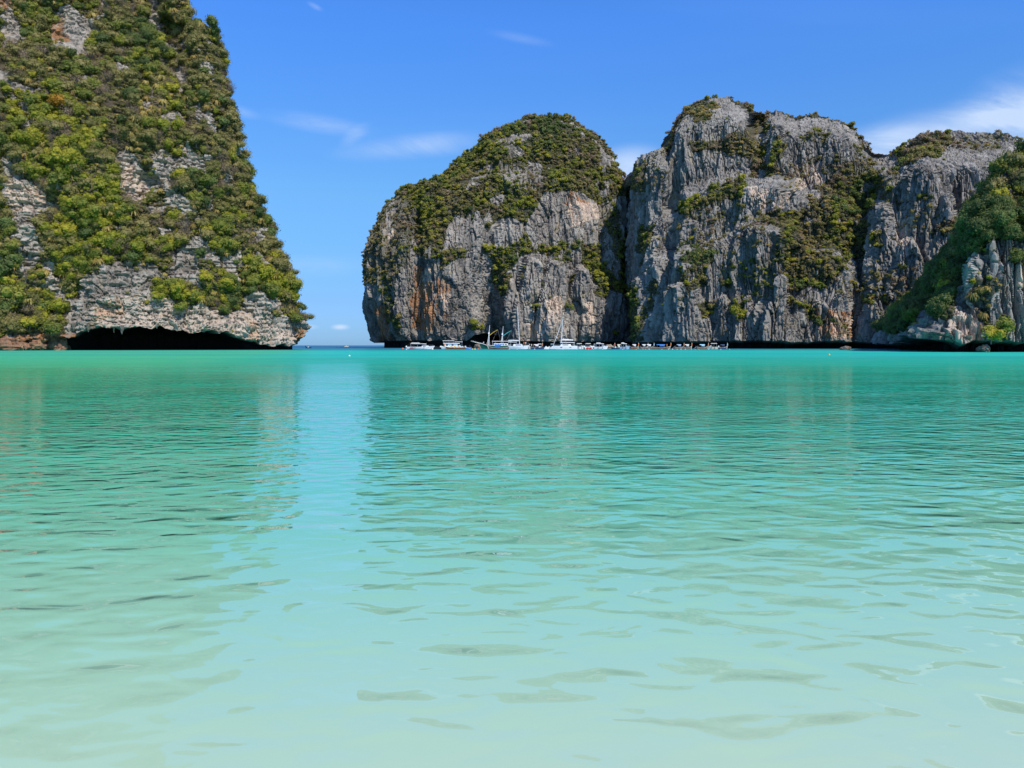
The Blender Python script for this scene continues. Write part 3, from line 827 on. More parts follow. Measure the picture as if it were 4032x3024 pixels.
def right_masks(P, px, py):
    V = [
        (0.8, 4, zr([(0, 0), (2212, 0), (2212, 300), (2120, 255), (1950, 252), (1830, 240), (1600, 290), (1540, 370), (1400, 350), (1300, 230), (1130, 165), (1000, 175), (890, 135), (800, 150),
                     (640, 70), (540, 75), (400, 130), (360, 230), (330, 330), (250, 350), (160, 390), (0, 560)])),
        (0.9, 5, zr([(400, 130), (450, 80), (530, 50), (600, 55), (580, 130), (480, 190), (410, 160)])),
        (0.75, 4, zr([(640, 50), (740, 90), (800, 130), (840, 170), (800, 240), (790, 330), (800, 420), (780, 500), (750, 490), (750, 400), (700, 380), (600, 340), (520, 350), (430, 340), (420, 300), (540, 290), (640, 260), (760, 200), (700, 120)])),
        (0.85, 5, zr([(640, 250), (760, 220), (780, 330), (750, 380), (640, 350), (580, 320)])),
        (0.9, 1, zr([(770, 120), (840, 160), (830, 260), (780, 250)])),
        (0.85, 2, zr([(780, 330), (900, 260), (960, 300), (900, 420), (850, 500), (800, 440)])),
        (0.6, 4, zr([(1030, 400), (1170, 370), (1400, 380), (1440, 420), (1330, 480), (1200, 480), (1080, 440)])),
        (0.6, 2, zr([(960, 290), (1100, 230), (1180, 250), (1150, 330), (1040, 300)])),
        (0.45, 4, zr([(1180, 330), (1390, 280), (1410, 360), (1250, 390)])),
        (0.9, 3, zr([(350, 640), (450, 590), (560, 530), (700, 490), (740, 510), (690, 600), (560, 640), (450, 700), (370, 690)])),
        (0.55, 4, zr([(500, 640), (700, 600), (720, 700), (620, 740), (460, 720), (400, 760), (330, 700)])),
        (0.9, 2, zr([(1120, 560), (1160, 490), (1330, 490), (1440, 450), (1440, 580), (1390, 660), (1360, 720), (1420, 790), (1460, 850), (1400, 900), (1260, 930), (1240, 1000), (1160, 1080),
                     (1080, 1080), (1000, 1100), (830, 1080), (790, 980), (900, 930), (1000, 860), (1080, 760), (1090, 660)])),
        (0.95, 5, zr([(940, 960), (1000, 880), (1080, 850), (1200, 920), (1180, 1000), (1080, 1060), (960, 1010)])), (0.95, 5, zr([(1100, 620), (1180, 620), (1180, 740), (1100, 800)])),
        (0.9, 5, zr([(1160, 490), (1280, 480), (1270, 520), (1160, 530)])),
        (0.9, 1, zr([(1200, 530), (1400, 470), (1440, 560), (1380, 660), (1250, 720), (1170, 620)])), (0.9, 1, zr([(830, 1040), (1020, 1030), (1010, 1100), (860, 1100)])),
        (0.9, 2, zr([(1540, 350), (1590, 280), (1700, 250), (1800, 260), (1830, 310), (1760, 380), (1640, 400), (1560, 450)])),
        (0.5, 4, zr([(1830, 300), (2120, 250), (2100, 330), (1960, 360), (1840, 340)])),
        (0.9, 1, zr([(350, 880), (430, 900), (540, 860), (560, 930), (470, 960), (380, 940)])), (0.85, 2, zr([(370, 960), (500, 960), (520, 1040), (420, 1110), (360, 1040)])),
        (0.85, 2, zr([(460, 1150), (560, 1140), (540, 1240), (480, 1250)])), (0.9, 3, zr([(650, 1140), (720, 1140), (710, 1260), (670, 1260)])), (0.9, 3, zr([(960, 1135), (1000, 1140), (990, 1165), (960, 1160)])),
        (0.8, 2, zr([(570, 1010), (690, 1000), (760, 1020), (740, 1110), (600, 1060)])), (0.85, 2, zr([(150, 760), (240, 750), (230, 860), (170, 920), (140, 870)])),
        (0.7, 2, zr([(1010, 1160), (1060, 1170), (1160, 1260), (1110, 1290), (1030, 1220)])), (0.9, 3, zr([(1520, 1090), (1640, 1080), (1630, 1170), (1540, 1180)])),
        (0.9, 2, zr([(1360, 1080), (1480, 1070), (1500, 1170), (1380, 1180)])), (0.75, 2, zr([(1620, 580), (1710, 560), (1700, 640), (1620, 640)])), (0.7, 2, zr([(1700, 740), (1880, 700), (1860, 790), (1720, 820)])),
        (0.7, 2, zr([(1440, 980), (1540, 960), (1620, 960), (1560, 1030), (1450, 1020)])), (0.5, 4, zr([(1180, 1010), (1640, 960), (1640, 1100), (1240, 1130)])), (0.85, 2, zr([(790, 670), (1060, 680), (1080, 890), (900, 910), (800, 860)])), (0.85, 5, zr([(1060, 560), (1180, 520), (1160, 800), (1080, 880), (1000, 860)])), (0.45, 4, zr([(340, 700), (560, 720), (820, 700), (900, 760), (860, 900), (700, 960), (560, 900), (360, 860)])), (0.5, 2, zr([(560, 960), (900, 900), (960, 980), (1000, 1120), (700, 1120)])), (0.4, 4, zr([(120, 380), (330, 340), (340, 480), (160, 620)])),
        (0.55, 4, zr([(1440, 470), (1560, 440), (1560, 620), (1450, 640)])), (0.5, 5, zr([(900, 420), (1060, 420), (1100, 520), (980, 560), (860, 500)])), (0.4, 4, zr([(1560, 640), (1740, 560), (1760, 740), (1600, 820)])),
        (0.8, 1, zr([(60, 1100), (150, 1060), (190, 1200), (180, 1380), (90, 1380)])), (0.7, 1, zr([(220, 1040), (260, 1030), (230, 1200), (190, 1200)])),
        (0.5, 4, zr([(700, 720), (800, 700), (780, 800), (700, 770)])), (0.7, 2, zr([(130, 420), (200, 420), (200, 560), (140, 560)])), (0.6, 2, zr([(350, 1110), (400, 1110), (380, 1180)])),
        (0.6, 5, zr([(1180, 1240), (1280, 1230), (1280, 1320), (1200, 1320)])), (0.6, 3, zr([(420, 1150), (470, 1160), (460, 1190)])),
        (0.5, 5, zr([(1540, 700), (1600, 690), (1600, 760), (1540, 750)])),
    ]
    S = [zr([(1080, 1180), (1300, 1200), (1300, 1340), (1120, 1340)])]
    L = [zr([(1180, 1220), (1290, 1230), (1290, 1340), (1180, 1340)]), zr([(1540, 720), (1620, 700), (1600, 900), (1530, 900)]), zr([(980, 420), (1130, 420), (1130, 520), (990, 560)]), zr([(740, 540), (960, 560), (940, 660), (740, 640)])]
    m = base_masks(P, px, py, V, S, L, 20, 15)
    x, y, z = P[..., 0], P[..., 1], P[..., 2]
    n = fbm(x / 8, y / 8, z / 10, 3, 191)
    m['veg'] = np.where((m['veg'] > 0) & (n > 0.30), m['veg'] * 0.15, m['veg'])
    n2 = fbm(x / 5, y / 5, z / 4, 3, 192)
    add = (m['veg'] == 0) & (n2 > 0.20)
    m['veg'] = np.where(add, 0.3, m['veg']); m['kind'] = np.where(add, np.where(fbm(x / 20, y / 20, z / 20, 2, 8) > 0, 4, 2), m['kind'])
    return m


def right_relief(P, px, py, m):
    return karst(P, big=2.6, mid=1.8, small=0.85, strata=0.05, vs=6.5, cell=(4.2, 19), seed=51, strata_h=3.2)


# ================================================================== NEAR HEADLAND ON THE RIGHT
def build_near():
    nu, nv = 600, 380
    pyl = np.array([1386, 1330, 1270, 1211, 1130, 1060, 945, 842, 753, 672, 598, 554, 480, 400, 300])
    lpx = np.array([3470, 3480, 3500, 3560, 3610, 3650, 3715, 3770, 3808, 3850, 3900, 3950, 4050, 4180, 4380])
    cpx = np.array([3690, 3700, 3720, 3770, 3800, 3830, 3870, 3915, 3960, 4010, 4080, 4150, 4300, 4420, 4550])
    zk = CAMZ + (HY - pyl) / F * 235
    nroll = 12
    zrow = np.concatenate([[-1.5, 0.4, 2.0], np.linspace(2.6, zk[-1], nv - 3)])
    P = np.zeros((nv, nu, 3))
    for r, z in enumerate(zrow):
        t = np.clip(z / zk[-1], 0, 1)
        l = np.interp(z, zk, lpx); c = np.interp(z, zk, cpx)
        tb = sstep(t, 0.36, 1.0)
        Yl, Yc_ = 312 + 10 * t, 203 + 42 * tb + 2 * t
        Yr = 196 + 48 * tb + 2 * t
        xs_ = np.array([(l - CX) / F * Yl + 60, (l - CX) / F * Yl + 8, (l - CX) / F * Yl, (c - CX) / F * Yc_, (4050 + 300 * t - CX) / F * Yr, 260 + 20 * t, 380])
        ys_ = np.array([Yl + 70, Yl + 22, Yl, Yc_, Yr, 190 + 60 * t, 185 + 60 * t])
        seg = np.concatenate([[0], np.cumsum(np.hypot(np.diff(xs_), np.diff(ys_)))])
        us = np.interp(np.linspace(0, 1, nu), [0, 0.03, 0.07, 0.55, 0.95, 1], [0, seg[1], seg[2], seg[3], seg[3] + 34, seg[6]])
        P[r, :, 0] = sm1(np.interp(us, seg, xs_), 7)
        P[r, :, 1] = sm1(np.interp(us, seg, ys_), 7)
        P[r, :, 2] = z
    px, py = proj(P)

    def peg(x_, topy, w, amt, h=160.0):
        k = np.clip((py - topy) / h, 0, 1)
        ww = w * (0.15 + 0.85 * np.sqrt(k))
        return amt * np.clip(1 - (np.abs(px - x_) / ww) ** 2, 0, 1) ** 0.6 * sstep(py, topy, topy + 25)
    off = peg(3780, 1215, 75, 6, 90) + peg(3735, 1290, 70, 3, 60) + peg(3900, 900, 28, 3.5) + peg(3960, 880, 22, 3) + peg(4000, 1000, 18, 3) + peg(3860, 1010, 40, 3) + peg(3935, 1080, 14, 3) + peg(3660, 1195, 14, 5, 40)
    off += peg(3590, 1215, 30, 4, 60) + peg(3700, 1260, 50, 3)
    off -= 5 * np.exp(-((px - 3800) / 30) ** 2 - ((py - 1080) / 120) ** 2)
    Nn = grid_normals(P); Nn[..., 2] = 0
    Nn /= np.linalg.norm(Nn, axis=-1, keepdims=True) + 1e-9
    if Nn[nv // 2, int(nu * 0.8), 1] > 0: Nn = -Nn
    P += Nn * off[..., None]
    notch = np.interp(px[5], [3400, 3560, 3600, 3660, 3720, 3770, 3850, 4032], [8, 9, 15, 15, 8, 6, 8, 8])
    lip = np.interp(px[5], [3400, 3480, 3560, 3600, 3660, 3720, 3760, 3800, 4032], [0.9, 1.0, 1.6, 3.3, 3.7, 2.3, 0.5, 2.2, 1.6]) + 0.7 * fbm(P[5, :, 0] / 3, P[5, :, 1] / 3, P[5, :, 0] * 0, 3, 12)
    for r in range(3):
        P[r] = P[4] - Nn[4] * notch[:, None]
        P[r, :, 2] = [-1.5, 0.4, 0][r] if r < 2 else lip
    for r in range(3, 50):
        z = P[r, :, 2]
        P[r, :, 2] = z + (lip - 1.5) * np.clip(1 - z / 14.0, 0, 1)
    return P


def near_masks(P, px, py):
    V = [
        (0.95, 6, zn([(929, 0), (929, 830), (800, 790), (640, 920), (560, 1010), (540, 1120), (480, 1200), (470, 1330), (400, 1420), (340, 1420), (300, 1330), (270, 1290), (200, 1380), (150, 1500), (50, 1500), (-200, 1500), (-200, 1300), (160, 1000), (500, 780), (560, 620), (700, 400), (800, 200)])),  # darkest palette: shade of this slope put into the plant colours
        (0.9, 1, zn([(929, 150), (1300, 0), (1300, 900), (929, 900), (830, 850), (650, 860), (760, 640), (720, 540), (800, 350)])),
        (0.9, 3, zn([(620, 930), (700, 920), (700, 960), (630, 960)])), (0.9, 3, zn([(830, 760), (929, 720), (929, 830), (850, 830)])), (0.9, 3, zn([(320, 1290), (400, 1250), (470, 1200), (420, 1290), (340, 1330)])),
        (0.8, 5, zn([(620, 1130), (690, 1130), (700, 1240), (690, 1440), (610, 1440), (600, 1330), (590, 1240)])), (0.8, 3, zn([(600, 1130), (680, 1130), (660, 1160), (600, 1160)])),
        (0.95, 3, zn([(680, 1480), (760, 1470), (760, 1530), (690, 1530)])), (0.6, 2, zn([(610, 1260), (690, 1260), (690, 1340), (620, 1340)])),
        (0.8, 2, zn([(830, 980), (929, 1000), (929, 1040), (840, 1020)])), (0.4, 5, zn([(840, 1180), (880, 1180), (870, 1340), (840, 1340)])),
    ]
    L = [zn([(430, 1340), (600, 1370), (610, 1600), (360, 1560)]), zn([(860, 1050), (929, 1050), (929, 1200), (860, 1180)])]
    m = base_masks(P, px, py, V, [zn([(560, 1450), (620, 1450), (610, 1600), (540, 1600)])], L, 20, 25)
    x, y, z = P[..., 0], P[..., 1], P[..., 2]
    m['veg'] = np.where((m['veg'] > 0) & (fbm(x / 5, y / 5, z / 6, 3, 291) > 0.45), 0.2, m['veg'])
    add = (m['veg'] == 0) & (fbm(x / 2.5, y / 2.5, z / 2.0, 3, 292) > 0.36)
    m['veg'] = np.where(add, 0.5, m['veg']); m['kind'] = np.where(add, 5, m['kind'])
    return m


def near_relief(P, px, py, m):
    return karst(P, big=4.5, mid=1.9, small=0.8, strata=0.0, vs=7, cell=(3.2, 18), seed=71, strata_h=2.0)


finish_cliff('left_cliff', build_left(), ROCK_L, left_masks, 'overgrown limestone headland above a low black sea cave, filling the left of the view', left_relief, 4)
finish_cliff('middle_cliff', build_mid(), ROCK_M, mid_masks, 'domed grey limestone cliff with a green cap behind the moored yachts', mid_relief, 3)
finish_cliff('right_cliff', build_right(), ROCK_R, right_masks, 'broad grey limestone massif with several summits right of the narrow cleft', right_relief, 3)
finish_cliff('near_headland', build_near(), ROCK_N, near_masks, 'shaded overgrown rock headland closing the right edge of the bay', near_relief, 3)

# ================================================================== THE SEA
def build_sea():
    # rings get wider away from the beach; flat sheet out to beyond the horizon
    ys = np.concatenate([[-200], np.linspace(-20, 40, 7), [80, 160, 320, 640, 1500, 4000, 12000, 40000]])
    xs = np.array([-40000, -6000, -1500, -500, -200, -80, -30, 0, 30, 80, 200, 500, 1500, 6000, 40000], float)
    V = np.array([[x, y, 0] for y in ys for x in xs])
    m, t, b = mat('sea_water')
    t.n.remove(b)
    pos = t.new('ShaderNodeNewGeometry').outputs['Position']
    sp = t.new('ShaderNodeSeparateXYZ')
    t.l.new(pos, sp.inputs[0])
    X, Y, _ = sp.outputs
    big = t.noise(pos, 0.035, 3, 0.5)
    d = t.m('SUBTRACT', Y, t.m('MULTIPLY', X, 0.10))          # the sandy shelf runs slightly askew
    d = t.m('MULTIPLY', t.m('MAXIMUM', d, 1.5), t.m('ADD', 0.80, t.m('MULTIPLY', big, 0.40)))
    k = t.m('LOGARITHM', d, 2000.0)
    def lg(v): return math.log(v) / math.log(2000)
    body = t.ramp(k, [(lg(2.6), (0.396, 0.513, 0.360)), (lg(4.5), (0.281, 0.499, 0.345)), (lg(8), (0.140, 0.463, 0.300)), (lg(14), (0.064, 0.442, 0.277)), (lg(26), (0.017, 0.395, 0.223)),
                      (lg(60), (0.005, 0.339, 0.204)), (lg(100), (0.004, 0.311, 0.218)), (lg(132), (0.002, 0.418, 0.304)), (lg(245), (0.002, 0.407, 0.314)), (lg(300), (0.009, 0.188, 0.236)),
                      (lg(420), (0.012, 0.113, 0.200)), (lg(700), (0.012, 0.056, 0.155))])
    # greener water under the left headland
    lf = t.smooth(t.m('ADD', t.m('MULTIPLY', X, -1.0), t.m('MULTIPLY', Y, -0.22)), -2.0, 22.0)
    lf = t.m('MULTIPLY', t.m('MULTIPLY', lf, t.smooth(Y, 8.0, 40.0)), t.m('SUBTRACT', 1.0, t.smooth(Y, 230.0, 330.0)))
    body = t.mix(t.m('MULTIPLY', lf, 0.75), body, (0.052, 0.385, 0.158))
    # cloudy patches of stirred sand
    pn = t.smooth(t.noise(t.mapping(pos, (0.8, 1.6, 1)), 0.30, 4, 0.55), 0.42, 0.75)
    body = t.mix(t.m('MULTIPLY', pn, 0.22), body, t.mix(0.5, body, (0.36, 0.46, 0.36)))
    band = t.smooth(t.noise(t.mapping(pos, (0.008, 0.05, 1)), 1.0, 3, 0.6), 0.40, 0.62)
    far = t.smooth(Y, 60.0, 160.0)
    body = t.mix(t.m('MULTIPLY', t.m('MULTIPLY', band, far), 0.45), body, (0.010, 0.22, 0.26))
    # ripples: the same half-metre chop everywhere, a longer swell under it
    gust = t.m('ADD', 0.55, t.m('MULTIPLY', t.smooth(t.noise(t.mapping(pos, (0.5, 1, 1), (4, 9, 0)), 0.11, 3, 0.5), 0.35, 0.68), 0.75))
    shore = t.m('ADD', 0.92, t.m('MULTIPLY', t.smooth(Y, 3.5, 11.0), 0.23))
    n1 = t.noise(t.mapping(pos, (0.78, 1.18, 1), (0, 0, 0), (0, 0, -0.16)), 2.9, 1.3, 0.45, 0.4)
    n0 = t.noise(t.mapping(pos, (0.70, 1.15, 1), (6, 2, 0), (0, 0, -0.22)), 2.25, 0.9, 0.4, 0.35)
    near = t.m('SUBTRACT', 1.0, t.smooth(Y, 4.0, 13.0))
    n2 = t.noise(t.mapping(pos, (0.7, 1.1, 1), (13, 5, 0), (0, 0, -0.35)), 0.50, 1.0, 0.4, 0.2)
    n3 = t.noise(t.mapping(pos, (0.8, 1.2, 1), (3, 5, 0), (0, 0, 0.5)), 9.5, 1.5, 0.5, 0.2)
    hgt = t.m('ADD', t.m('MULTIPLY', n1, t.m('SUBTRACT', 0.069, t.m('MULTIPLY', near, 0.020))), t.m('MULTIPLY', n2, 0.085))
    hgt = t.m('ADD', hgt, t.m('MULTIPLY', n0, t.m('MULTIPLY', near, 0.056)))
    hgt = t.m('ADD', hgt, t.m('MULTIPLY', n3, t.m('SUBTRACT', 0.007, t.m('MULTIPLY', near, 0.006))))
    hgt = t.m('MULTIPLY', t.m('MULTIPLY', hgt, gust), shore)
    bp = t.new('ShaderNodeBump')
    bp.inputs['Strength'].default_value = 1.0
    bp.inputs['Distance'].default_value = 1.0
    t.l.new(hgt, bp.inputs['Height'])
    rough = t.m('ADD', 0.015, t.m('MULTIPLY', t.smooth(Y, 10.0, 110.0), 0.27))
    gl = t.new('ShaderNodeBsdfGlossy')
    gl.inputs['Color'].default_value = (1, 1, 1, 1)
    t.put(gl.inputs['Roughness'], rough)
    t.l.new(bp.outputs[0], gl.inputs['Normal'])
    df = t.new('ShaderNodeBsdfDiffuse')
    t.l.new(body, df.inputs[0])
    fr = t.new('ShaderNodeFresnel')
    fr.inputs['IOR'].default_value = 1.44
    t.l.new(bp.outputs[0], fr.inputs['Normal'])
    # rough water far out turns its facets towards the viewer and reflects less
    ff = t.m('MULTIPLY', fr.outputs[0], t.m('SUBTRACT', 1.0, t.m('MULTIPLY', t.smooth(Y, 7.0, 95.0), 0.80)))
    mx = t.new('ShaderNodeMixShader')
    t.put(mx.inputs[0], ff)
    t.l.new(df.outputs[0], mx.inputs[1])
    t.l.new(gl.outputs[0], mx.inputs[2])
    t.l.new(mx.outputs[0], t.n['Material Output'].inputs[0])
    me = np_mesh('sea', V, grid_faces(len(ys), len(xs)), [m])
    o = bpy.data.objects.new('sea', me)
    COL.objects.link(o)
    tag(o, 'calm turquoise bay water rippling from the pale sandy shallows to the horizon', kind='structure')


build_sea()

# ================================================================== VEGETATION
TYPES = ['dark', 'green', 'lime', 'olive', 'dry', 'gold', 'orange']


def leaf_mesh(name, rs, n, leaf, mats, lobes=7, flat=0.62, core=0.72, ragged=0.16, twigs=0):
    """crown of unit width: leaf clumps on overlapping lobes, with a rough core"""
    g = np.random.RandomState(rs)
    cen = []
    for i in range(lobes):
        a = g.rand() * 6.283
        r = 0.30 * math.sqrt(g.rand())
        cen.append((r * math.cos(a), r * math.sin(a), 0.30 * flat / 0.62 + g.rand() * 0.42 * flat, 0.16 + 0.13 * g.rand()))
    V, Fc, lf = [], [], []
    per = n // lobes
    for ci, (cx_, cy_, cz_, cr) in enumerate(cen):
        dr = g.normal(size=(per, 3)); dr[:, 2] += 0.25
        dr /= np.linalg.norm(dr, axis=1, keepdims=True)
        rad = cr * (1 + ragged * g.normal(size=per))
        c = np.array([cx_, cy_, cz_]) + dr * rad[:, None] * np.array([1.1, 1.1, 0.85])
        nrm = dr + g.normal(size=(per, 3)) * 0.55
        nrm[:, 2] += 0.35
        nrm /= np.linalg.norm(nrm, axis=1, keepdims=True)
        up = np.cross(nrm, g.normal(size=(per, 3)))
        up /= np.linalg.norm(up, axis=1, keepdims=True) + 1e-6
        sd = np.cross(nrm, up)
        lv = g.rand() * 0.5
        for k in range(per):
            s = leaf * (0.6 + 0.8 * g.rand())
            w = s * (0.55 + 0.3 * g.rand())
            b = len(V)
            V += [c[k] - up[k] * s * 0.5, c[k] + sd[k] * w * 0.5 - nrm[k] * s * 0.12, c[k] + up[k] * s * 0.55, c[k] - sd[k] * w * 0.5 - nrm[k] * s * 0.12]
            Fc.append((b, b + 1, b + 2, b + 3))
            lf.append(lv + g.rand() * 0.5)
    if core:
        for (cx_, cy_, cz_, cr) in cen:
            b = len(V); nr, ns = 4, 6
            for i in range(nr + 1):
                ph = math.pi * i / nr
                for j in range(ns):
                    th = 6.283 * j / ns
                    q = core * cr * (0.85 + 0.3 * g.rand())
                    V.append(np.array([cx_ + q * math.sin(ph) * math.cos(th), cy_ + q * math.sin(ph) * math.sin(th), cz_ + q * math.cos(ph) * 0.85]))
            for i in range(nr):
                for j in range(ns):
                    Fc.append((b + i * ns + j, b + (i + 1) * ns + j, b + (i + 1) * ns + (j + 1) % ns, b + i * ns + (j + 1) % ns)); lf.append(0.35)
    mi = [0] * len(Fc)
    for k in range(twigs):
        a = g.rand() * 6.283
        e = np.array([math.cos(a), math.sin(a), 0]) * (0.15 + 0.32 * g.rand()) + np.array([0, 0, 0.25 + 0.5 * g.rand()])
        mid = e * 0.5 + np.array([0, 0, 0.04]) + g.normal(size=3) * 0.04
        tv, tf = tube_verts([(0, 0, 0), tuple(mid), tuple(e)], [0.016, 0.010, 0.004], 3)
        b = len(V)
        V += [np.array(q) for q in tv]
        Fc += [tuple(b + i for i in f) for f in tf]
        lf += [0.5] * len(tf); mi += [1] * len(tf)
    return np_mesh(name, V, Fc, mats, fattrs={'leaf': lf}, mi=mi)


def tuft_mesh(name, rs, mats, n=46):
    """drooping grass tuft"""
    g = np.random.RandomState(rs)
    V, Fc, lf = [], [], []
    for i in range(n):
        a = g.rand() * 6.283
        d = np.array([math.cos(a), math.sin(a), 0])
        s = np.array([-d[1], d[0], 0]) * (0.035 + 0.03 * g.rand())
        o = d * 0.12 * g.rand()
        l = 0.35 + 0.25 * g.rand()
        p1 = o + d * l * 0.45 + np.array([0, 0, 0.30 + 0.15 * g.rand()])
        p2 = o + d * l * 1.0 + np.array([0, 0, -0.15 + 0.4 * g.rand()])
        b = len(V)
        V += [o - s, o + s, p1 + s, p1 - s, p2 + s * 0.3, p2 - s * 0.3]
        Fc += [(b, b + 1, b + 2, b + 3), (b + 3, b + 2, b + 4, b + 5)]
        q = g.rand(); lf += [q, q]
    return np_mesh(name, V, Fc, mats, fattrs={'leaf': lf})


def tube_verts(pts, rad, ns=5):
    """tapered tube along a polyline"""
    V, Fc = [], []
    pts = [Vector(p) for p in pts]
    for i, p in enumerate(pts):
        t = (pts[min(i + 1, len(pts) - 1)] - pts[max(i - 1, 0)]).normalized()
        a = t.cross(Vector((0.31, 0.77, 0.55))).normalized()
        b = t.cross(a)
        for k in range(ns):
            th = 6.283 * k / ns
            V.append(p + (a * math.cos(th) + b * math.sin(th)) * rad[i])
    for i in range(len(pts) - 1):
        for k in range(ns):
            Fc.append((i * ns + k, i * ns + (k + 1) % ns, (i + 1) * ns + (k + 1) % ns, (i + 1) * ns + k))
    return V, Fc


def trunk_mesh(name, rs):
    g = np.random.RandomState(rs)
    V, Fc = [], []
    def add(pts, rad):
        v, f = tube_verts(pts, rad)
        b = len(V); V.extend([tuple(q) for q in v]); Fc.extend([tuple(b + i for i in ff) for ff in f])
    bx, by = g.normal() * 0.05, g.normal() * 0.05
    add([(0, 0, -0.15), (bx, by, 0.1), (bx * 2, by * 2, 0.42)], [0.030, 0.024, 0.012])
    for i in range(6):
        a = g.rand() * 6.283; l = 0.25 + 0.18 * g.rand()
        h = 0.05 + 0.2 * g.rand()
        add([(bx, by, h), (bx + math.cos(a) * l * 0.5, by + math.sin(a) * l * 0.5, h + 0.12), (bx + math.cos(a) * l, by + math.sin(a) * l, h + 0.20 + 0.15 * g.rand())], [0.014, 0.010, 0.004])
    return np_mesh(name, V, Fc, [BARK])


NV = 4
HI, LO = {}, {}
for ti, tn in enumerate(TYPES):
    for v in range(NV):
        s = 100 + ti * 10 + v
        if tn == 'gold':
            HI[ti, v] = tuft_mesh('grass_tuft', s, [FOL[ti]], 60)
            LO[ti, v] = leaf_mesh('grass_mound', s, 90, 0.15, [FOL[ti]], 5, 0.42, 0.8, 0.2)
        elif tn == 'dry':
            HI[ti, v] = leaf_mesh('dry_crown', s, 300, 0.050, [FOL[ti], BARK], 8, 0.62, 0.0, 0.30, twigs=26)
            LO[ti, v] = leaf_mesh('dry_crown', s, 110, 0.13, [FOL[ti]], 6, 0.6, 0.6, 0.25)
        elif tn == 'olive':
            HI[ti, v] = leaf_mesh('olive_crown', s, 420, 0.068, [FOL[ti]], 9, 0.62, 0.62, 0.20)
            LO[ti, v] = leaf_mesh('olive_crown', s, 120, 0.14, [FOL[ti]], 6, 0.6, 0.75)
        else:
            HI[ti, v] = leaf_mesh(tn + '_crown', s, 460, 0.078, [FOL[ti]], 8 + v, 0.62, 0.72, 0.15)
            LO[ti, v] = leaf_mesh(tn + '_crown', s, 120, 0.15, [FOL[ti]], 6 + v % 2, 0.62, 0.8)
TRUNKS = [trunk_mesh('tree_trunk', 500 + i) for i in range(4)]


def bank(nm, D):
    c = bpy.data.collections.new(nm)
    for (ti, v), me in sorted(D.items()):
        o = bpy.data.objects.new('%02d' % (ti * NV + v), me)
        c.objects.link(o)
    return c


BANK_HI, BANK_LO = bank('crowns_near', HI), bank('crowns_far', LO)

# probabilities of the seven types for each palette
PAL = {1: [.46, .18, .02, .28, .04, .02, 0], 2: [.12, .22, .09, .33, .11, .13, 0], 3: [.06, .28, .30, .21, .07, .08, 0], 4: [.07, .09, .04, .40, .22, .18, 0], 5: [.03, .07, .08, .22, .06, .54, 0], 6: [.84, .08, 0, .08, 0, 0, 0]}  # palette 6 is nearly all dark leaves, painting in the headland slope's shade


def scatter(cl, dens, seed, smin, smax, kinds=None, patch=12.0, xlim=(-500, 4500), grassy=1.0):
    Q, N, m = CLIFFS[cl]
    g = np.random.RandomState(seed)
    a, b, c, d = Q[:-1, :-1], Q[:-1, 1:], Q[1:, 1:], Q[1:, :-1]
    ctr = (a + b + c + d) / 4
    area = np.linalg.norm(np.cross(c - a, d - b), axis=-1) * 0.5
    n = N[:-1, :-1]
    vd = ctr / np.linalg.norm(ctr, axis=-1, keepdims=True)
    facing = -(n * vd).sum(-1)
    px, py = proj(ctr)
    w = np.minimum(area, 2.0) * dens * m['veg'][:-1, :-1] ** 1.3
    w = np.where((facing > -0.30) & (px > xlim[0]) & (px < xlim[1]) & (ctr[..., 2] > 3.0), w, 0)
    w = np.where(m['veg'][:-1, :-1] < 0.02, 0, w)
    keep = g.rand(*w.shape) < w
    P = ctr[keep]; Nn = n[keep]; kd = m['kind'][:-1, :-1][keep]
    P = P + g.normal(size=P.shape) * 0.25
    nz = fbm(P[:, 0] / patch, P[:, 1] / patch, P[:, 2] / patch, 2, seed + 3) * 0.9
    r = np.clip(g.rand(len(P)) * 0.62 + 0.19 + nz * 0.9, 0, 0.9999)
    typ = np.zeros(len(P), int)
    order = [0, 1, 2, 5, 3, 4, 6]
    for p, pr in PAL.items():
        pr = np.array(pr)[order]
        cum = np.cumsum(pr / pr.sum())
        s = kd == p
        typ[s] = np.array(order)[np.clip(np.searchsorted(cum, r[s]), 0, 6)]
    s0 = kd == 0
    typ[s0] = 3
    size = smin + (smax - smin) * g.rand(len(P)) ** 2.2
    size = np.where(typ == 5, size * 0.62, size)
    # crowns stay small beside bare rock
    bl = m['veg'].copy()
    for k_ in range(6):
        q_ = 1 if k_ % 2 else 2
        bl = (bl + np.roll(bl, q_, 0) + np.roll(bl, -q_, 0) + np.roll(bl, q_, 1) + np.roll(bl, -q_, 1)) / 5
    size = size * np.clip(0.25 + 0.95 * (bl[:-1, :-1][keep] / 0.85), 0.4, 1.0)
    return dict(P=P, N=Nn, typ=typ, var=g.randint(0, NV, len(P)), size=size, rz=g.rand(len(P)) * 6.283, g=g)


def place_frame(S, sink=0.12):
    """origin and rotation of each plant: upright, leaning a little out of the face"""
    N = S['N'].copy()
    up = np.array([0, 0, 1.0]) * 0.8 + N * 0.45
    up /= np.linalg.norm(up, axis=1, keepdims=True)
    pos = S['P'] - up * (S['size'] * sink)[:, None] + N * (S['size'] * 0.05)[:, None]
    rx = -np.arcsin(np.clip(up[:, 1], -1, 1))
    ry = np.arctan2(up[:, 0], up[:, 2])
    return pos, np.stack([rx, ry, S['rz'] * 0], 1), up


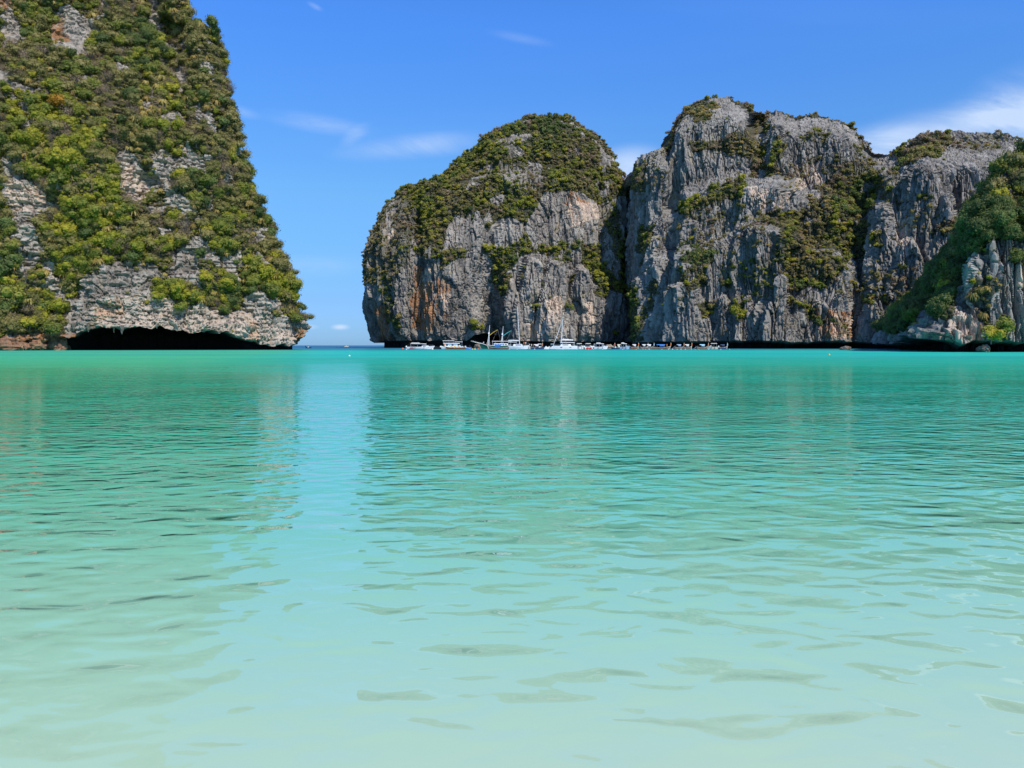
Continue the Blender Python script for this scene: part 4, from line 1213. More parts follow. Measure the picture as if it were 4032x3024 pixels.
def scatter_object(name, S, idx, bankc, label):
    pos, rot, up = place_frame(S)
    pos, rot = pos[idx], rot[idx]
    rz = S['rz'][idx]
    me = bpy.data.meshes.new(name)
    me.vertices.add(len(pos))
    me.vertices.foreach_set('co', pos.astype(np.float32).ravel())
    def at(n, t, v, k='value'):
        a_ = me.attributes.new(n, t, 'POINT')
        a_.data.foreach_set(k, v)
    at('pick', 'INT', (S['typ'] * NV + S['var'])[idx].astype(np.int32))
    at('tilt', 'FLOAT_VECTOR', rot.astype(np.float32).ravel(), 'vector')
    spin = np.zeros((len(pos), 3), np.float32); spin[:, 2] = rz
    at('spin', 'FLOAT_VECTOR', spin.ravel(), 'vector')
    sz = S['size'][idx][:, None] * np.stack([1 + 0.25 * (S['g'].rand(len(pos)) - 0.5), 1 + 0.25 * (S['g'].rand(len(pos)) - 0.5), 0.8 + 0.5 * S['g'].rand(len(pos))], 1)
    at('size', 'FLOAT_VECTOR', sz.astype(np.float32).ravel(), 'vector')
    o = bpy.data.objects.new(name, me)
    COL.objects.link(o)
    ng = bpy.data.node_groups.new(name + '_nodes', 'GeometryNodeTree')
    ng.interface.new_socket('Geometry', in_out='INPUT', socket_type='NodeSocketGeometry')
    ng.interface.new_socket('Geometry', in_out='OUTPUT', socket_type='NodeSocketGeometry')
    t = NT(ng)
    gi, go = t.new('NodeGroupInput'), t.new('NodeGroupOutput')
    ci = t.new('GeometryNodeCollectionInfo')
    ci.inputs['Collection'].default_value = bankc
    ci.inputs['Separate Children'].default_value = True
    ci.inputs['Reset Children'].default_value = True
    ip = t.new('GeometryNodeInstanceOnPoints')
    ip.inputs['Pick Instance'].default_value = True
    def na(n, dt):
        q = t.new('GeometryNodeInputNamedAttribute', data_type=dt)
        q.inputs['Name'].default_value = n
        return q.outputs[0]
    t.l.new(gi.outputs[0], ip.inputs['Points'])
    t.l.new(ci.outputs[0], ip.inputs['Instance'])
    t.l.new(na('pick', 'INT'), ip.inputs['Instance Index'])
    t.l.new(na('tilt', 'FLOAT_VECTOR'), ip.inputs['Rotation'])
    t.l.new(na('size', 'FLOAT_VECTOR'), ip.inputs['Scale'])
    ri = t.new('GeometryNodeRotateInstances')
    t.l.new(ip.outputs[0], ri.inputs['Instances'])
    t.l.new(na('spin', 'FLOAT_VECTOR'), ri.inputs['Rotation'])
    t.l.new(ri.outputs[0], go.inputs[0])
    md = o.modifiers.new('plants', 'NODES')
    md.node_group = ng
    tag(o, label, kind='stuff')
    return o


def locate(cl, px, py):
    """front-most point of a cliff seen at a photograph position"""
    Q, N, m = CLIFFS[cl]
    qx, qy = proj(Q)
    d = (qx - px) ** 2 + (qy - py) ** 2 + np.where(Q[..., 2] > 0.5, 0, 1e9)
    near = d < 14 ** 2
    if near.any():
        i = np.argmin(np.where(near, Q[..., 1], 1e9))
    else:
        i = np.argmin(d)
    i = np.unravel_index(i, d.shape)
    return Q[i], N[i]


PROTO = {}


def tree_object(pos, up, rz, size, ti, v, label, group, name='tree', cat='tree', dry=False, sz=1.0):
    """one tree: an empty at its foot with a trunk and a crown"""
    key = (ti, v)
    if key not in PROTO:
        PROTO[key] = True
    e = bpy.data.objects.new(name, None)
    COL.objects.link(e)
    e.location = pos
    q = Vector((0, 0, 1)).rotation_difference(Vector(up))
    e.rotation_mode = 'QUATERNION'
    from mathutils import Quaternion
    e.rotation_quaternion = q @ Quaternion((0, 0, 1), rz)
    e.scale = (size, size, size * sz)
    if ti != 5:
        tk = bpy.data.objects.new('trunk', TRUNKS[v]); COL.objects.link(tk); tk.parent = e
        cr = bpy.data.objects.new('crown', HI[ti, v]); COL.objects.link(cr); cr.parent = e
    else:
        cr = bpy.data.objects.new('blades', HI[ti, v]); COL.objects.link(cr); cr.parent = e
    tag(e, label, cat, group)
    return e


# ---- left headland
SL = scatter('left_cliff', 0.24, 11, 1.4, 7.2, patch=7.0)
SU = scatter('left_cliff', 0.70, 12, 0.7, 2.2, patch=6.0)
app = SL['size'] / SL['P'][:, 1]
pxs, pys = proj(SL['P'])
inview = (pxs > 5) & (pxs < 1300) & (pys > 0) & (pys < 1377)
rank = np.argsort(-np.where(inview & (SL['typ'] != 5), app, 0))
named = rank[:285]
rest = np.setdiff1d(np.arange(len(app)), named)
pos, _, up = place_frame(SL)
WORDS = {0: 'dark green trees', 1: 'mid green trees', 2: 'yellow-green trees', 3: 'olive-brown trees', 4: 'dry brown trees', 6: 'orange trees'}
NUM = ['zero', 'one', 'two', 'three', 'four', 'five', 'six', 'seven', 'eight', 'nine', 'ten', 'eleven', 'twelve', 'thirteen', 'fourteen', 'fifteen', 'sixteen', 'seventeen', 'eighteen', 'nineteen', 'twenty']
ORD = ['leftmost', 'second from left', 'third from left', 'fourth from left', 'fifth from left', 'sixth from left', 'seventh from left', 'eighth from left', 'ninth from left', 'tenth from left',
       'eleventh from left', 'twelfth from left', 'thirteenth from left', 'fourteenth from left', 'fifteenth from left', 'sixteenth from left', 'seventeenth from left', 'eighteenth from left',
       'nineteenth from left', 'twentieth from left']
ZONES = {}
for i in named:
    h = pys[i]
    vert = 'topmost on' if h < 250 else 'high on' if h < 480 else 'upper-middle on' if h < 700 else 'lower-middle on' if h < 920 else 'low on' if h < 1130 else 'above the cave on'
    f = pxs[i] / np.interp(h, LS[:, 0], LS[:, 1])
    hor = "headland's left side" if f < 0.30 else "headland's middle" if f < 0.70 else "headland's seaward edge"
    big = 'large ' if SL['size'][i] > 5.0 else ''
    ZONES.setdefault(big + WORDS[int(SL['typ'][i])] + ' ' + vert + ' ' + hor, []).append(i)
for ph, mem in ZONES.items():
    mem.sort(key=lambda q: pxs[q])
    for j, i in enumerate(mem):
        if len(mem) == 1:
            lab = 'only one of its kind, ' + ph.replace('trees', 'tree')
        elif j == len(mem) - 1:
            lab = 'rightmost of %s %s' % (NUM[min(len(mem), 20)], ph)
        else:
            lab = '%s of %s %s' % (ORD[min(j, 19)], NUM[min(len(mem), 20)], ph)
        tree_object(pos[i], up[i], SL['rz'][i], SL['size'][i], int(SL['typ'][i]), int(SL['var'][i]), lab, ph)
scatter_object('headland_thicket', SL, rest, BANK_HI, 'mixed thicket of small trees covering the left headland')
scatter_object('headland_undergrowth', SU, np.arange(len(SU['P'])), BANK_LO, 'low scrub and grass between the trees of the left headland')

# ---- the other cliffs read as one mass of scrub each
for cl, dn, du, s0, s1, sd, nm, lb in [
        ('middle_cliff', 0.20, 0.45, 1.6, 5.0, 21, 'dome_scrub', 'green and gold scrub capping the middle dome and its ledges'),
        ('right_cliff', 0.20, 0.40, 1.5, 5.0, 31, 'massif_scrub', 'green and gold scrub in the gullies and on the tops of the right massif'),
        ('near_headland', 0.22, 0.5, 1.4, 6.8, 41, 'slope_scrub', 'dark scrub hanging over the near headland at the right edge')]:
    S1 = scatter(cl, dn, sd, s0, s1, patch=14.0)
    scatter_object(nm, S1, np.arange(len(S1['P'])), BANK_LO if cl != 'near_headland' else BANK_HI, lb)
    S2 = scatter(cl, du, sd + 1, 0.6, s0, patch=9.0)
    scatter_object(nm.replace('scrub', 'bushes'), S2, np.arange(len(S2['P'])), BANK_LO, lb.replace('scrub', 'low bushes'))
    print(cl, len(S1['P']), len(S2['P']))
print('left', len(SL['P']), len(SU['P']))

# ---- single plants one can point to
for k, (cl, px_, py_, w_, ti, lab, sz) in enumerate([
        ('left_cliff', 243, 420, 7.0, 6, 'orange-leaved tree high on the left headland', 1.1),
        ('left_cliff', 262, 640, 9.5, 2, 'broad bright yellow-green tree, the largest in the middle of the left headland', 1.0),
        ('left_cliff', 235, 720, 7.5, 1, 'fresh green tree just beneath the broad bright yellow-green one', 1.0),
        ('left_cliff', 1040, 1090, 8.0, 2, 'bright lime tree on the lower seaward shoulder of the left headland', 1.1),
        ('left_cliff', 1075, 1150, 7.0, 1, 'green tree below the lime one on the seaward shoulder', 1.0),
        ('left_cliff', 1165, 1270, 7.0, 1, 'leafy tree overhanging the very tip of the left headland', 1.0),
        ('left_cliff', 1192, 1215, 5.0, 0, 'small dark tree leaning out over the sea at the headland tip', 1.0),
        ('left_cliff', 600, 705, 4.0, 0, 'small dark shrub beside the bare slab of the left headland', 0.9),
        ('left_cliff', 15, 1090, 9.0, 0, 'dark shaded tree low at the left frame edge', 1.2),
        ('left_cliff', 60, 1190, 9.0, 1, 'green tree low at the left frame edge below the dark one', 1.1),
        ('left_cliff', 210, 1290, 8.0, 1, 'wide green tree just above the red boulders', 0.8),
        ('left_cliff', 120, 1270, 7.0, 2, 'lime tree hanging over the left end of the sea cave', 0.8),
        ('left_cliff', 715, 1210, 6.0, 1, 'dense green tree on the rock above the middle of the cave', 0.9),
        ('left_cliff', 630, 1170, 5.5, 2, 'pale green tree left of the dense one above the cave', 0.9),
        ('left_cliff', 540, 1000, 6.0, 2, 'golden-yellow tree above the layered rock face', 1.2),
        ('left_cliff', 845, 80, 8.0, 0, 'dark tree jutting from the skyline near the top of the left headland', 1.0),
        ('left_cliff', 868, 130, 6.5, 0, 'small dark tree under the one jutting from the skyline', 1.0),
        ('near_headland', 3910, 1325, 6.0, 2, 'bright round bush growing low on the shaded right headland', 0.9),
        ('right_cliff', 3585, 1180, 9.0, 2, 'big yellow-green tree at the foot of the shaded gully', 0.9),
        ('right_cliff', 2905, 1235, 7.0, 2, 'lime bush in a niche between two rock spires', 1.4),
        ('right_cliff', 3125, 1195, 4.5, 2, 'small round lime bush right of the rock spires', 0.7),
        ('middle_cliff', 2237, 1218, 5.0, 0, 'small dark bush right of the catamaran mast top', 0.8),
        ('middle_cliff', 1862, 1285, 8.0, 2, 'yellow-green bush low on the middle cliff left of the schooner masts', 0.7),
        ('middle_cliff', 2110, 1208, 5.5, 1, 'green bush on the rock right of the tall yacht mast', 0.6),
        ('middle_cliff', 2432, 1318, 4.5, 2, 'lime bush near the waterline at the foot of the cleft', 0.9)]):
    p, n = locate(cl, px_, py_)
    u_ = np.array([0, 0, 1.0]) * 0.85 + n * 0.4
    small_ = w_ < 5.6
    tree_object(p - np.array([0, 0, 0.15 * w_]) + n * 0.1 * w_, u_, k * 1.3, w_, ti, k % NV, lab, None, 'shrub' if small_ else 'tree', 'shrub' if small_ else 'tree', sz=sz)

# ================================================================== BOATS
WHITE = simple('white_gelcoat', (0.80, 0.80, 0.78), 0.28, 0.05, 0.8)
OFFW = simple('cream_paint', (0.66, 0.60, 0.46), 0.45, 0.08, 1.2)
CANVAS = simple('white_canvas', (0.72, 0.72, 0.70), 0.8, 0.06, 1.5, 0.2)
GLASS = simple('dark_boat_glass', (0.02, 0.03, 0.04), 0.08, 0.1, 1.0)
BLACK = simple('black_rubber', (0.02, 0.02, 0.022), 0.6, 0.2, 2.0)
WOOD = simple('varnished_wood', (0.20, 0.085, 0.035), 0.5, 0.3, 2.5)
OLDWOOD = simple('weathered_wood', (0.17, 0.13, 0.10), 0.8, 0.3, 2.5)
GREEN = simple('green_hull_paint', (0.02, 0.13, 0.07), 0.4, 0.15, 1.0)
ORANGE = simple('orange_fabric', (0.72, 0.17, 0.03), 0.7, 0.15, 2.0)
REDP = simple('red_paint', (0.60, 0.035, 0.03), 0.35, 0.1, 1.0)
YELL = simple('yellow_fabric', (0.75, 0.50, 0.05), 0.7, 0.12, 2.0)
BLUE = simple('blue_canvas', (0.05, 0.20, 0.55), 0.75, 0.15, 1.5)
PBLUE = simple('pale_blue_canvas', (0.35, 0.60, 0.75), 0.7, 0.1, 1.5)
DBLUE = simple('navy_paint', (0.03, 0.06, 0.14), 0.4, 0.15, 1.0)
GBLUE = simple('grey_blue_paint', (0.30, 0.42, 0.55), 0.4, 0.1, 1.0)
TEAL = simple('turquoise_paint', (0.10, 0.50, 0.50), 0.4, 0.1, 1.0)
ALU = simple('bare_aluminium', (0.62, 0.63, 0.64), 0.35, 0.08, 2.0, 0.5, 0.6)
ROPE = simple('rigging_rope', (0.30, 0.29, 0.27), 0.8, 0.1, 4.0)
SKIN = simple('skin', (0.42, 0.24, 0.16), 0.6, 0.08, 6.0)
FLAG = simple('faded_ribbon', (0.62, 0.24, 0.12), 0.8, 0.15, 3.0)


class MB:
    def __init__(s):
        s.V, s.F = [], []

    def add(s, V, Fc):
        b = len(s.V)
        s.V += [tuple(v) for v in V]
        s.F += [tuple(b + i for i in f) for f in Fc]
        return s

    def box(s, x0, x1, y0, y1, z0, z1, tx=0.0, ty=0.0, shift=0.0):
        """box whose top is drawn in by tx, ty and moved by shift"""
        V = [(x0, y0, z0), (x1, y0, z0), (x1, y1, z0), (x0, y1, z0),
             (x0 + tx + shift, y0 + ty, z1), (x1 - tx + shift, y0 + ty, z1), (x1 - tx + shift, y1 - ty, z1), (x0 + tx + shift, y1 - ty, z1)]
        return s.add(V, [(0, 3, 2, 1), (4, 5, 6, 7), (0, 1, 5, 4), (1, 2, 6, 5), (2, 3, 7, 6), (3, 0, 4, 7)])

    def tube(s, pts, r, ns=6):
        rad = [r] * len(pts) if isinstance(r, (int, float)) else r
        V, Fc = tube_verts(pts, rad, ns)
        s.add(V, Fc)
        n = len(pts)
        b = len(s.V) - n * ns
        s.F.append(tuple(b + k for k in range(ns))[::-1])
        s.F.append(tuple(b + (n - 1) * ns + k for k in range(ns)))
        return s

    def slab(s, x0, x1, hw, z, th, n=7, camber=0.12, nose=0.0, sheer=0.0):
        """thin cambered roof; nose narrows the front end"""
        V = []
        m = 6
        for t_ in (0, 1):
            for i in range(m):
                u = i / (m - 1)
                x = x0 + (x1 - x0) * u
                w = hw * (1 - nose * u ** 3) * (1 - 0.10 * (1 - u) ** 4)
                for j in range(n):
                    q = -1 + 2 * j / (n - 1)
                    V.append((x, w * q, z + camber * (1 - q * q) + sheer * u * u - (th if t_ else 0)))
        Fc = []
        for i in range(m - 1):
            for j in range(n - 1):
                a = i * n + j
                Fc.append((a, a + n, a + n + 1, a + 1))
                a += m * n
                Fc.append((a, a + 1, a + n + 1, a + n))
        o = m * n
        for j in range(n - 1):
            Fc.append((j, j + 1, o + j + 1, o + j))
            a = (m - 1) * n + j
            Fc.append((a, o + a, o + a + 1, a + 1))
        for i in range(m - 1):
            a = i * n
            Fc.append((a, o + a, o + a + n, a + n))
            a = i * n + n - 1
            Fc.append((a, a + n, o + a + n, o + a))
        return s.add(V, Fc)

    def build(s, name, m, parent=None, smooth=False):
        me = bpy.data.meshes.new(name)
        me.from_pydata(s.V, [], s.F)
        me.materials.append(m)
        if smooth:
            me.polygons.foreach_set('use_smooth', [True] * len(me.polygons))
        me.update()
        o = bpy.data.objects.new(name, me)
        COL.objects.link(o)
        o.parent = parent
        return o


def hull_mb(L, B, H, rise=0.5, stern=0.85, p=2.4, draft=0.35, rake=0.10, tip=0.02, z0=0.0, srise=0.0, yc=0.0, inner=True):
    """lofted hull, bow at +x: sheer line, flare, chine, keel and a recessed deck"""
    mb = MB()
    n = 15
    rings = []
    for i in range(n):
        u = i / (n - 1)
        w = B / 2 * (stern + (1 - stern) * min(1, u / 0.35)) * max(tip, 1 - max(0, (u - 0.35) / 0.65) ** p)
        sh = H + rise * max(0, (u - 0.3) / 0.7) ** 2 + srise * (1 - u) ** 3
        x = -L / 2 + L * u
        kz = -draft + (H * 0.35 + draft) * max(0, (u - 0.75) / 0.25) ** 2
        rk = L * rake * max(0, (u - 0.6) / 0.4) ** 1.5
        rings.append([(x - rk, yc, kz), (x - rk * 0.7, yc - w * 0.72, kz * 0.3 + 0.02), (x - rk * 0.35, yc - w * 0.93, sh * 0.55), (x, yc - w, sh),
                      (x - 0.02, yc - w * 0.90, sh + 0.01), (x - 0.02, yc - w * 0.88, sh - 0.22), (x - 0.02, yc, sh - 0.18), (x - 0.02, yc + w * 0.88, sh - 0.22), (x - 0.02, yc + w * 0.90, sh + 0.01),
                      (x, yc + w, sh), (x - rk * 0.35, yc + w * 0.93, sh * 0.55), (x - rk * 0.7, yc + w * 0.72, kz * 0.3 + 0.02)])
    k = len(rings[0])
    V = [(a, b, c + z0) for r in rings for (a, b, c) in r]
    Fc = [(i * k + j, i * k + (j + 1) % k, (i + 1) * k + (j + 1) % k, (i + 1) * k + j) for i in range(n - 1) for j in range(k)]
    Fc += [tuple(range(k))[::-1], tuple((n - 1) * k + j for j in range(k))]
    return mb.add(V, Fc)


def boat_root(name, px, Y, heading, label, cat, group=None, z=0.0):
    e = bpy.data.objects.new(name, None)
    COL.objects.link(e)
    e.location = ((px - CX) / F * Y, Y, z)
    e.rotation_euler = (0, 0, math.radians(heading))
    tag(e, label, cat, group)
    return e


def outboard(e, x, y, z=0.6, m=WHITE):
    o = MB().box(x - 0.55, x, y - 0.2, y + 0.2, z + 0.25, z + 0.95, 0.08, 0.05, 0.05).build('outboard', m, e)
    MB().box(x - 0.32, x - 0.12, y - 0.08, y + 0.08, z - 0.9, z + 0.27).build('leg', BLACK, o)


def band(e, L, B, H, x0, x1, m, name='stripe', zz=(0.35, 0.75)):
    """painted band standing a finger proud of both sides of the hull"""
    mb = MB()
    for s_ in (-1, 1):
        y = s_ * (B / 2 + 0.02)
        mb.add([(x0, y * 0.97, H * zz[0]), (x1, y * 0.97, H * zz[0]), (x1 + 0.2, y, H * zz[1]), (x0 + 0.2, y, H * zz[1]),
                (x0, y * 0.93, H * zz[0]), (x1, y * 0.93, H * zz[0]), (x1 + 0.2, y * 0.93, H * zz[1]), (x0 + 0.2, y * 0.93, H * zz[1])],
               [(0, 1, 2, 3), (7, 6, 5, 4), (0, 4, 5, 1), (1, 5, 6, 2), (2, 6, 7, 3), (3, 7, 4, 0)])
    return mb.build(name, m, e)


def posts(e, xs, hw, z0, z1, m=ALU, r=0.045, lean=0.0):
    for x in xs:
        for s_ in (-1, 1):
            MB().tube([(x, s_ * hw, z0), (x + lean, s_ * hw * 0.94, z1)], r, 5).build('post', m, e)


def speedboat(px, Y, L, heading, label, hullm=WHITE, roofm=WHITE, stripe=None, name='speedboat', group=None, style=0):
    e = boat_root(name, px, Y, heading, label, 'speedboat', group)
    B, H = L * 0.26, 1.05
    hull_mb(L, B, H, rise=0.45, draft=0.3).build('hull', hullm, e)
    if stripe:
        band(e, L, B, H, -L * 0.40, -L * 0.28, stripe)
        if style == 2:
            band(e, L, B, H, -L * 0.24, -L * 0.12, ORANGE, 'panel')
    MB().box(L * 0.02, L * 0.30, -B * 0.33, B * 0.33, H - 0.15, H + 0.55, 0.35, 0.12, 0.05).build('cabin', WHITE, e)
    w = MB()
    w.box(L * 0.08, L * 0.19, -B * 0.335, B * 0.335, H + 0.12, H + 0.40, 0.1, 0.04)
    w.build('window', GLASS, e)
    if style == 0:
        top = MB().slab(-L * 0.36, L * 0.20, B * 0.44, H + 1.55, 0.16, nose=0.35, sheer=-0.25).build('hardtop', roofm, e)
        MB().slab(-L * 0.33, -L * 0.05, B * 0.30, H + 1.80, 0.08, nose=0.2).build('upper_roof', roofm, top)
        MB().box(-L * 0.30, L * 0.10, -B * 0.425, B * 0.425, H + 1.00, H + 1.36, 0.5, 0.02).build('window', GLASS, e)
    else:
        MB().slab(-L * 0.40, L * 0.16, B * 0.42, H + 1.50, 0.08, nose=0.2).build('canopy', roofm, e)
        MB().add([(L * 0.10, -B * 0.36, H), (L * 0.10, B * 0.36, H), (0.0, B * 0.32, H + 0.75), (0.0, -B * 0.32, H + 0.75),
                  (L * 0.10 + .05, -B * 0.36, H), (L * 0.10 + .05, B * 0.36, H), (0.05, B * 0.32, H + 0.75), (0.05, -B * 0.32, H + 0.75)],
                 [(0, 1, 2, 3), (7, 6, 5, 4), (0, 4, 5, 1), (1, 5, 6, 2), (2, 6, 7, 3), (3, 7, 4, 0)]).build('windscreen', GLASS, e)
    posts(e, [-L * 0.36, -L * 0.12, L * 0.08], B * 0.38, H - 0.1, H + 1.5)
    MB().tube([(L * 0.46, 0, H + 0.75), (L * 0.30, -B * 0.38, H + 0.72), (L * 0.05, -B * 0.47, H + 0.62)], 0.03, 5).build('rail', ALU, e)
    MB().tube([(L * 0.46, 0, H + 0.75), (L * 0.30, B * 0.38, H + 0.72), (L * 0.05, B * 0.47, H + 0.62)], 0.03, 5).build('rail', ALU, e)
    for y in (-0.45, 0.45):
        outboard(e, -L / 2, y)
    for x in (-L * 0.2, L * 0.12):
        for s_ in (-1, 1):
            MB().tube([(x, s_ * B * 0.52, 0.25), (x, s_ * B * 0.54, 0.45), (x, s_ * B * 0.54, 0.80), (x, s_ * B * 0.52, 0.95)], [0.05, 0.12, 0.12, 0.04], 6).build('fender', BLACK, e)
    return e


def longtail(px, Y, L, heading, label, canopym, prow=FLAG, hullm=OLDWOOD, group='longtail boats moored in front of the cliffs', cargo=None, sides=True):
    e = boat_root('longtail_boat', px, Y, heading, label, 'longtail boat', group)
    B, H = L * 0.17, 0.62
    hull_mb(L, B, H, rise=0.55, stern=0.55, p=1.9, draft=0.25, rake=0.02, srise=0.35).build('hull', hullm, e)
    rail = MB()
    for s_ in (-1, 1):
        rail.tube([(-L * 0.46, s_ * B * 0.27, H + 0.34), (-L * 0.2, s_ * B * 0.47, H + 0.08), (L * 0.1, s_ * B * 0.50, H + 0.06), (L * 0.32, s_ * B * 0.36, H + 0.30), (L * 0.47, s_ * B * 0.06, H + 0.62)], 0.05, 5)
    rail.build('gunwale', OFFW, e)
    st = MB().tube([(L * 0.44, 0, H * 0.3), (L * 0.50, 0, H + 0.7), (L * 0.53, 0, H + 1.9), (L * 0.52, 0, H + 2.3)], [0.16, 0.15, 0.12, 0.06], 6).build('prow', OFFW, e)
    MB().tube([(L * 0.515, 0, H + 1.0), (L * 0.53, 0, H + 1.8)], [0.26, 0.20], 7).build('ribbon', prow, st)
    MB().slab(-L * 0.26, L * 0.20, B * 0.47, H + 1.35, 0.07, camber=0.22).build('canopy', canopym, e)
    if sides:
        MB().box(-L * 0.10, L * 0.16, B * 0.455, B * 0.48, H + 0.55, H + 1.36).build('side_curtain', canopym, e)
        MB().box(-L * 0.10, L * 0.16, -B * 0.48, -B * 0.455, H + 0.75, H + 1.36).build('side_curtain', canopym, e)
    posts(e, [-L * 0.24, 0.0, L * 0.18], B * 0.44, H - 0.1, H + 1.4, OLDWOOD, 0.05)
    for x in (-L * 0.12, 0.0, L * 0.12):
        MB().box(x - 0.15, x + 0.15, -B * 0.42, B * 0.42, H - 0.05, H + 0.05).build('bench', WOOD, e)
    en = MB().box(-L * 0.47, -L * 0.38, -0.28, 0.28, H + 0.45, H + 1.0, 0.1, 0.05).build('engine', BLACK, e)
    MB().tube([(-L * 0.47, 0, H + 0.7), (-L * 0.75, 0, 0.05)], 0.05, 5).build('propeller_shaft', ALU, en)
    if cargo:
        for k, cm in enumerate(cargo):
            MB().box(-L * 0.18 + k * L * 0.09, -L * 0.12 + k * L * 0.09, -B * 0.3, B * 0.3, H, H + 0.5, 0.06, 0.06).build('life_jacket_pile', cm, e)
    return e


def mast_rig(e, x, z0, h, lean, r=0.11, spreaders=(0.45,), stay=None, aft=None, hw=1.2, m=WHITE):
    mt = MB().tube([(x, 0, z0), (x + lean * 0.5, 0, z0 + h * 0.5), (x + lean, 0, z0 + h)], [r, r * 0.9, r * 0.6], 7).build('mast', m, e)
    for s in spreaders:
        MB().tube([(x + lean * s, -hw, z0 + h * s + 0.05), (x + lean * s, hw, z0 + h * s + 0.05)], 0.05, 5).build('spreader', m, mt)
    st = MB()
    for s_ in (-1, 1):
        st.tube([(x - 0.2, s_ * hw * 1.3, z0 - 0.3), (x + lean * spreaders[0], s_ * hw, z0 + h * spreaders[0]), (x + lean, 0, z0 + h * 0.97)], 0.015, 4)
    st.build('shroud', ROPE, mt)
    return mt


# --- the white day-trip speedboat at the left end of the line
speedboat(1657, 352, 12.6, 4, 'long white speedboat with an orange-red block on its hull, leftmost in the line', stripe=REDP, style=0)
band(bpy.data.objects['speedboat'], 12.6, 12.6 * 0.26, 1.05, -12.6 * 0.33, -12.6 * 0.24, ORANGE, 'orange_panel')


def small_hull(name, px, Y, L, heading, label, cat, hullm, H=0.9, rise=0.9, canopy=None, extra=None, group=None, z=0.0):
    e = boat_root(name, px, Y, heading, label, cat, group, z)
    B = L * 0.28
    hull_mb(L, B, H, rise=rise, draft=0.25, rake=0.06).build('hull', hullm, e)
    MB().box(-L * 0.2, L * 0.02, -B * 0.25, B * 0.25, H - 0.15, H + 0.5, 0.1, 0.05).build('console', WHITE, e)
    MB().box(-L * 0.42, -L * 0.36, -B * 0.3, B * 0.3, H - 0.2, H + 0.12).build('seat', BLACK, e)
    if canopy:
        MB().slab(-L * 0.32, L * 0.14, B * 0.40, H + 1.5, 0.08).build('canopy', canopy, e)
        posts(e, [-L * 0.28, L * 0.10], B * 0.36, H - 0.1, H + 1.5)
    outboard(e, -L / 2, 0, 0.5, BLACK)
    return e


# black raised bow poking out left of the dive boat
small_hull('rib_boat', 1733, 362, 8.2, 186, 'black inflatable with its bow raised, between the white speedboat and the dive boat', 'inflatable boat', BLACK, 0.85, 1.1)


def dive_boat(px, Y):
    e = boat_root('dive_boat', px, Y, 3, 'white two-storey dive boat with flat roofs behind the orange-laden wooden boat', 'boat')
    L, B, H = 11.4, 3.4, 1.1
    hull_mb(L, B, H, rise=0.4).build('hull', WHITE, e)
    cab = MB().box(-L * 0.36, L * 0.16, -B * 0.42, B * 0.42, H - 0.1, H + 1.25, 0.1, 0.05).build('cabin', WHITE, e)
    for k in range(4):
        x = -L * 0.32 + k * L * 0.115
        MB().box(x, x + L * 0.085, -B * 0.43, B * 0.43, H + 0.45, H + 1.05).build('window', GLASS if k % 2 == 0 else PBLUE, cab)
    MB().slab(-L * 0.42, L * 0.24, B * 0.50, H + 1.62, 0.26).build('lower_roof', WHITE, e)
    MB().slab(-L * 0.45, L * 0.02, B * 0.46, H + 2.75, 0.09).build('upper_roof', CANVAS, e)
    MB().slab(L * 0.04, L * 0.36, B * 0.40, H + 2.25, 0.09).build('foredeck_awning', WHITE, e)
    posts(e, [-L * 0.42, -L * 0.2, 0.0], B * 0.42, H + 1.5, H + 2.75)
    posts(e, [L * 0.08, L * 0.33], B * 0.36, H, H + 2.25)
    MB().box(L * 0.18, L * 0.28, -B * 0.3, B * 0.3, H, H + 0.8, 0.1, 0.1).build('locker', PBLUE, e)
    MB().tube([(-L * .4, -B * .45, H + 2.0), (0, -B * .47, H + 2.0)], 0.03, 4).build('rail', ALU, e)
    outboard(e, -L / 2, 0.5); outboard(e, -L / 2, -0.5)
    return e


dive_boat(1787, 358)
e = longtail(1792, 340, 9.2, 178, 'brown wooden boat piled with orange and yellow life jackets below the dive boat', CANVAS, hullm=WOOD, group=None, sides=False)
for c in list(e.children):
    if c.name.startswith(('canopy', 'post')):
        bpy.data.objects.remove(c)
for k in range(9):
    x = -2.6 + k * 0.52
    MB().box(x, x + 0.5, -0.5, 0.5, 0.45, 0.95 + 0.25 * ((k * 7) % 3), 0.06, 0.08).build('life_jacket_pile', [ORANGE, ORANGE, YELL][k % 3], e)
small_hull('blue_boat', 1836, 368, 5.0, 5, 'small blue boat tucked behind the right end of the dive boat', 'boat', BLUE, 0.6, 0.3)


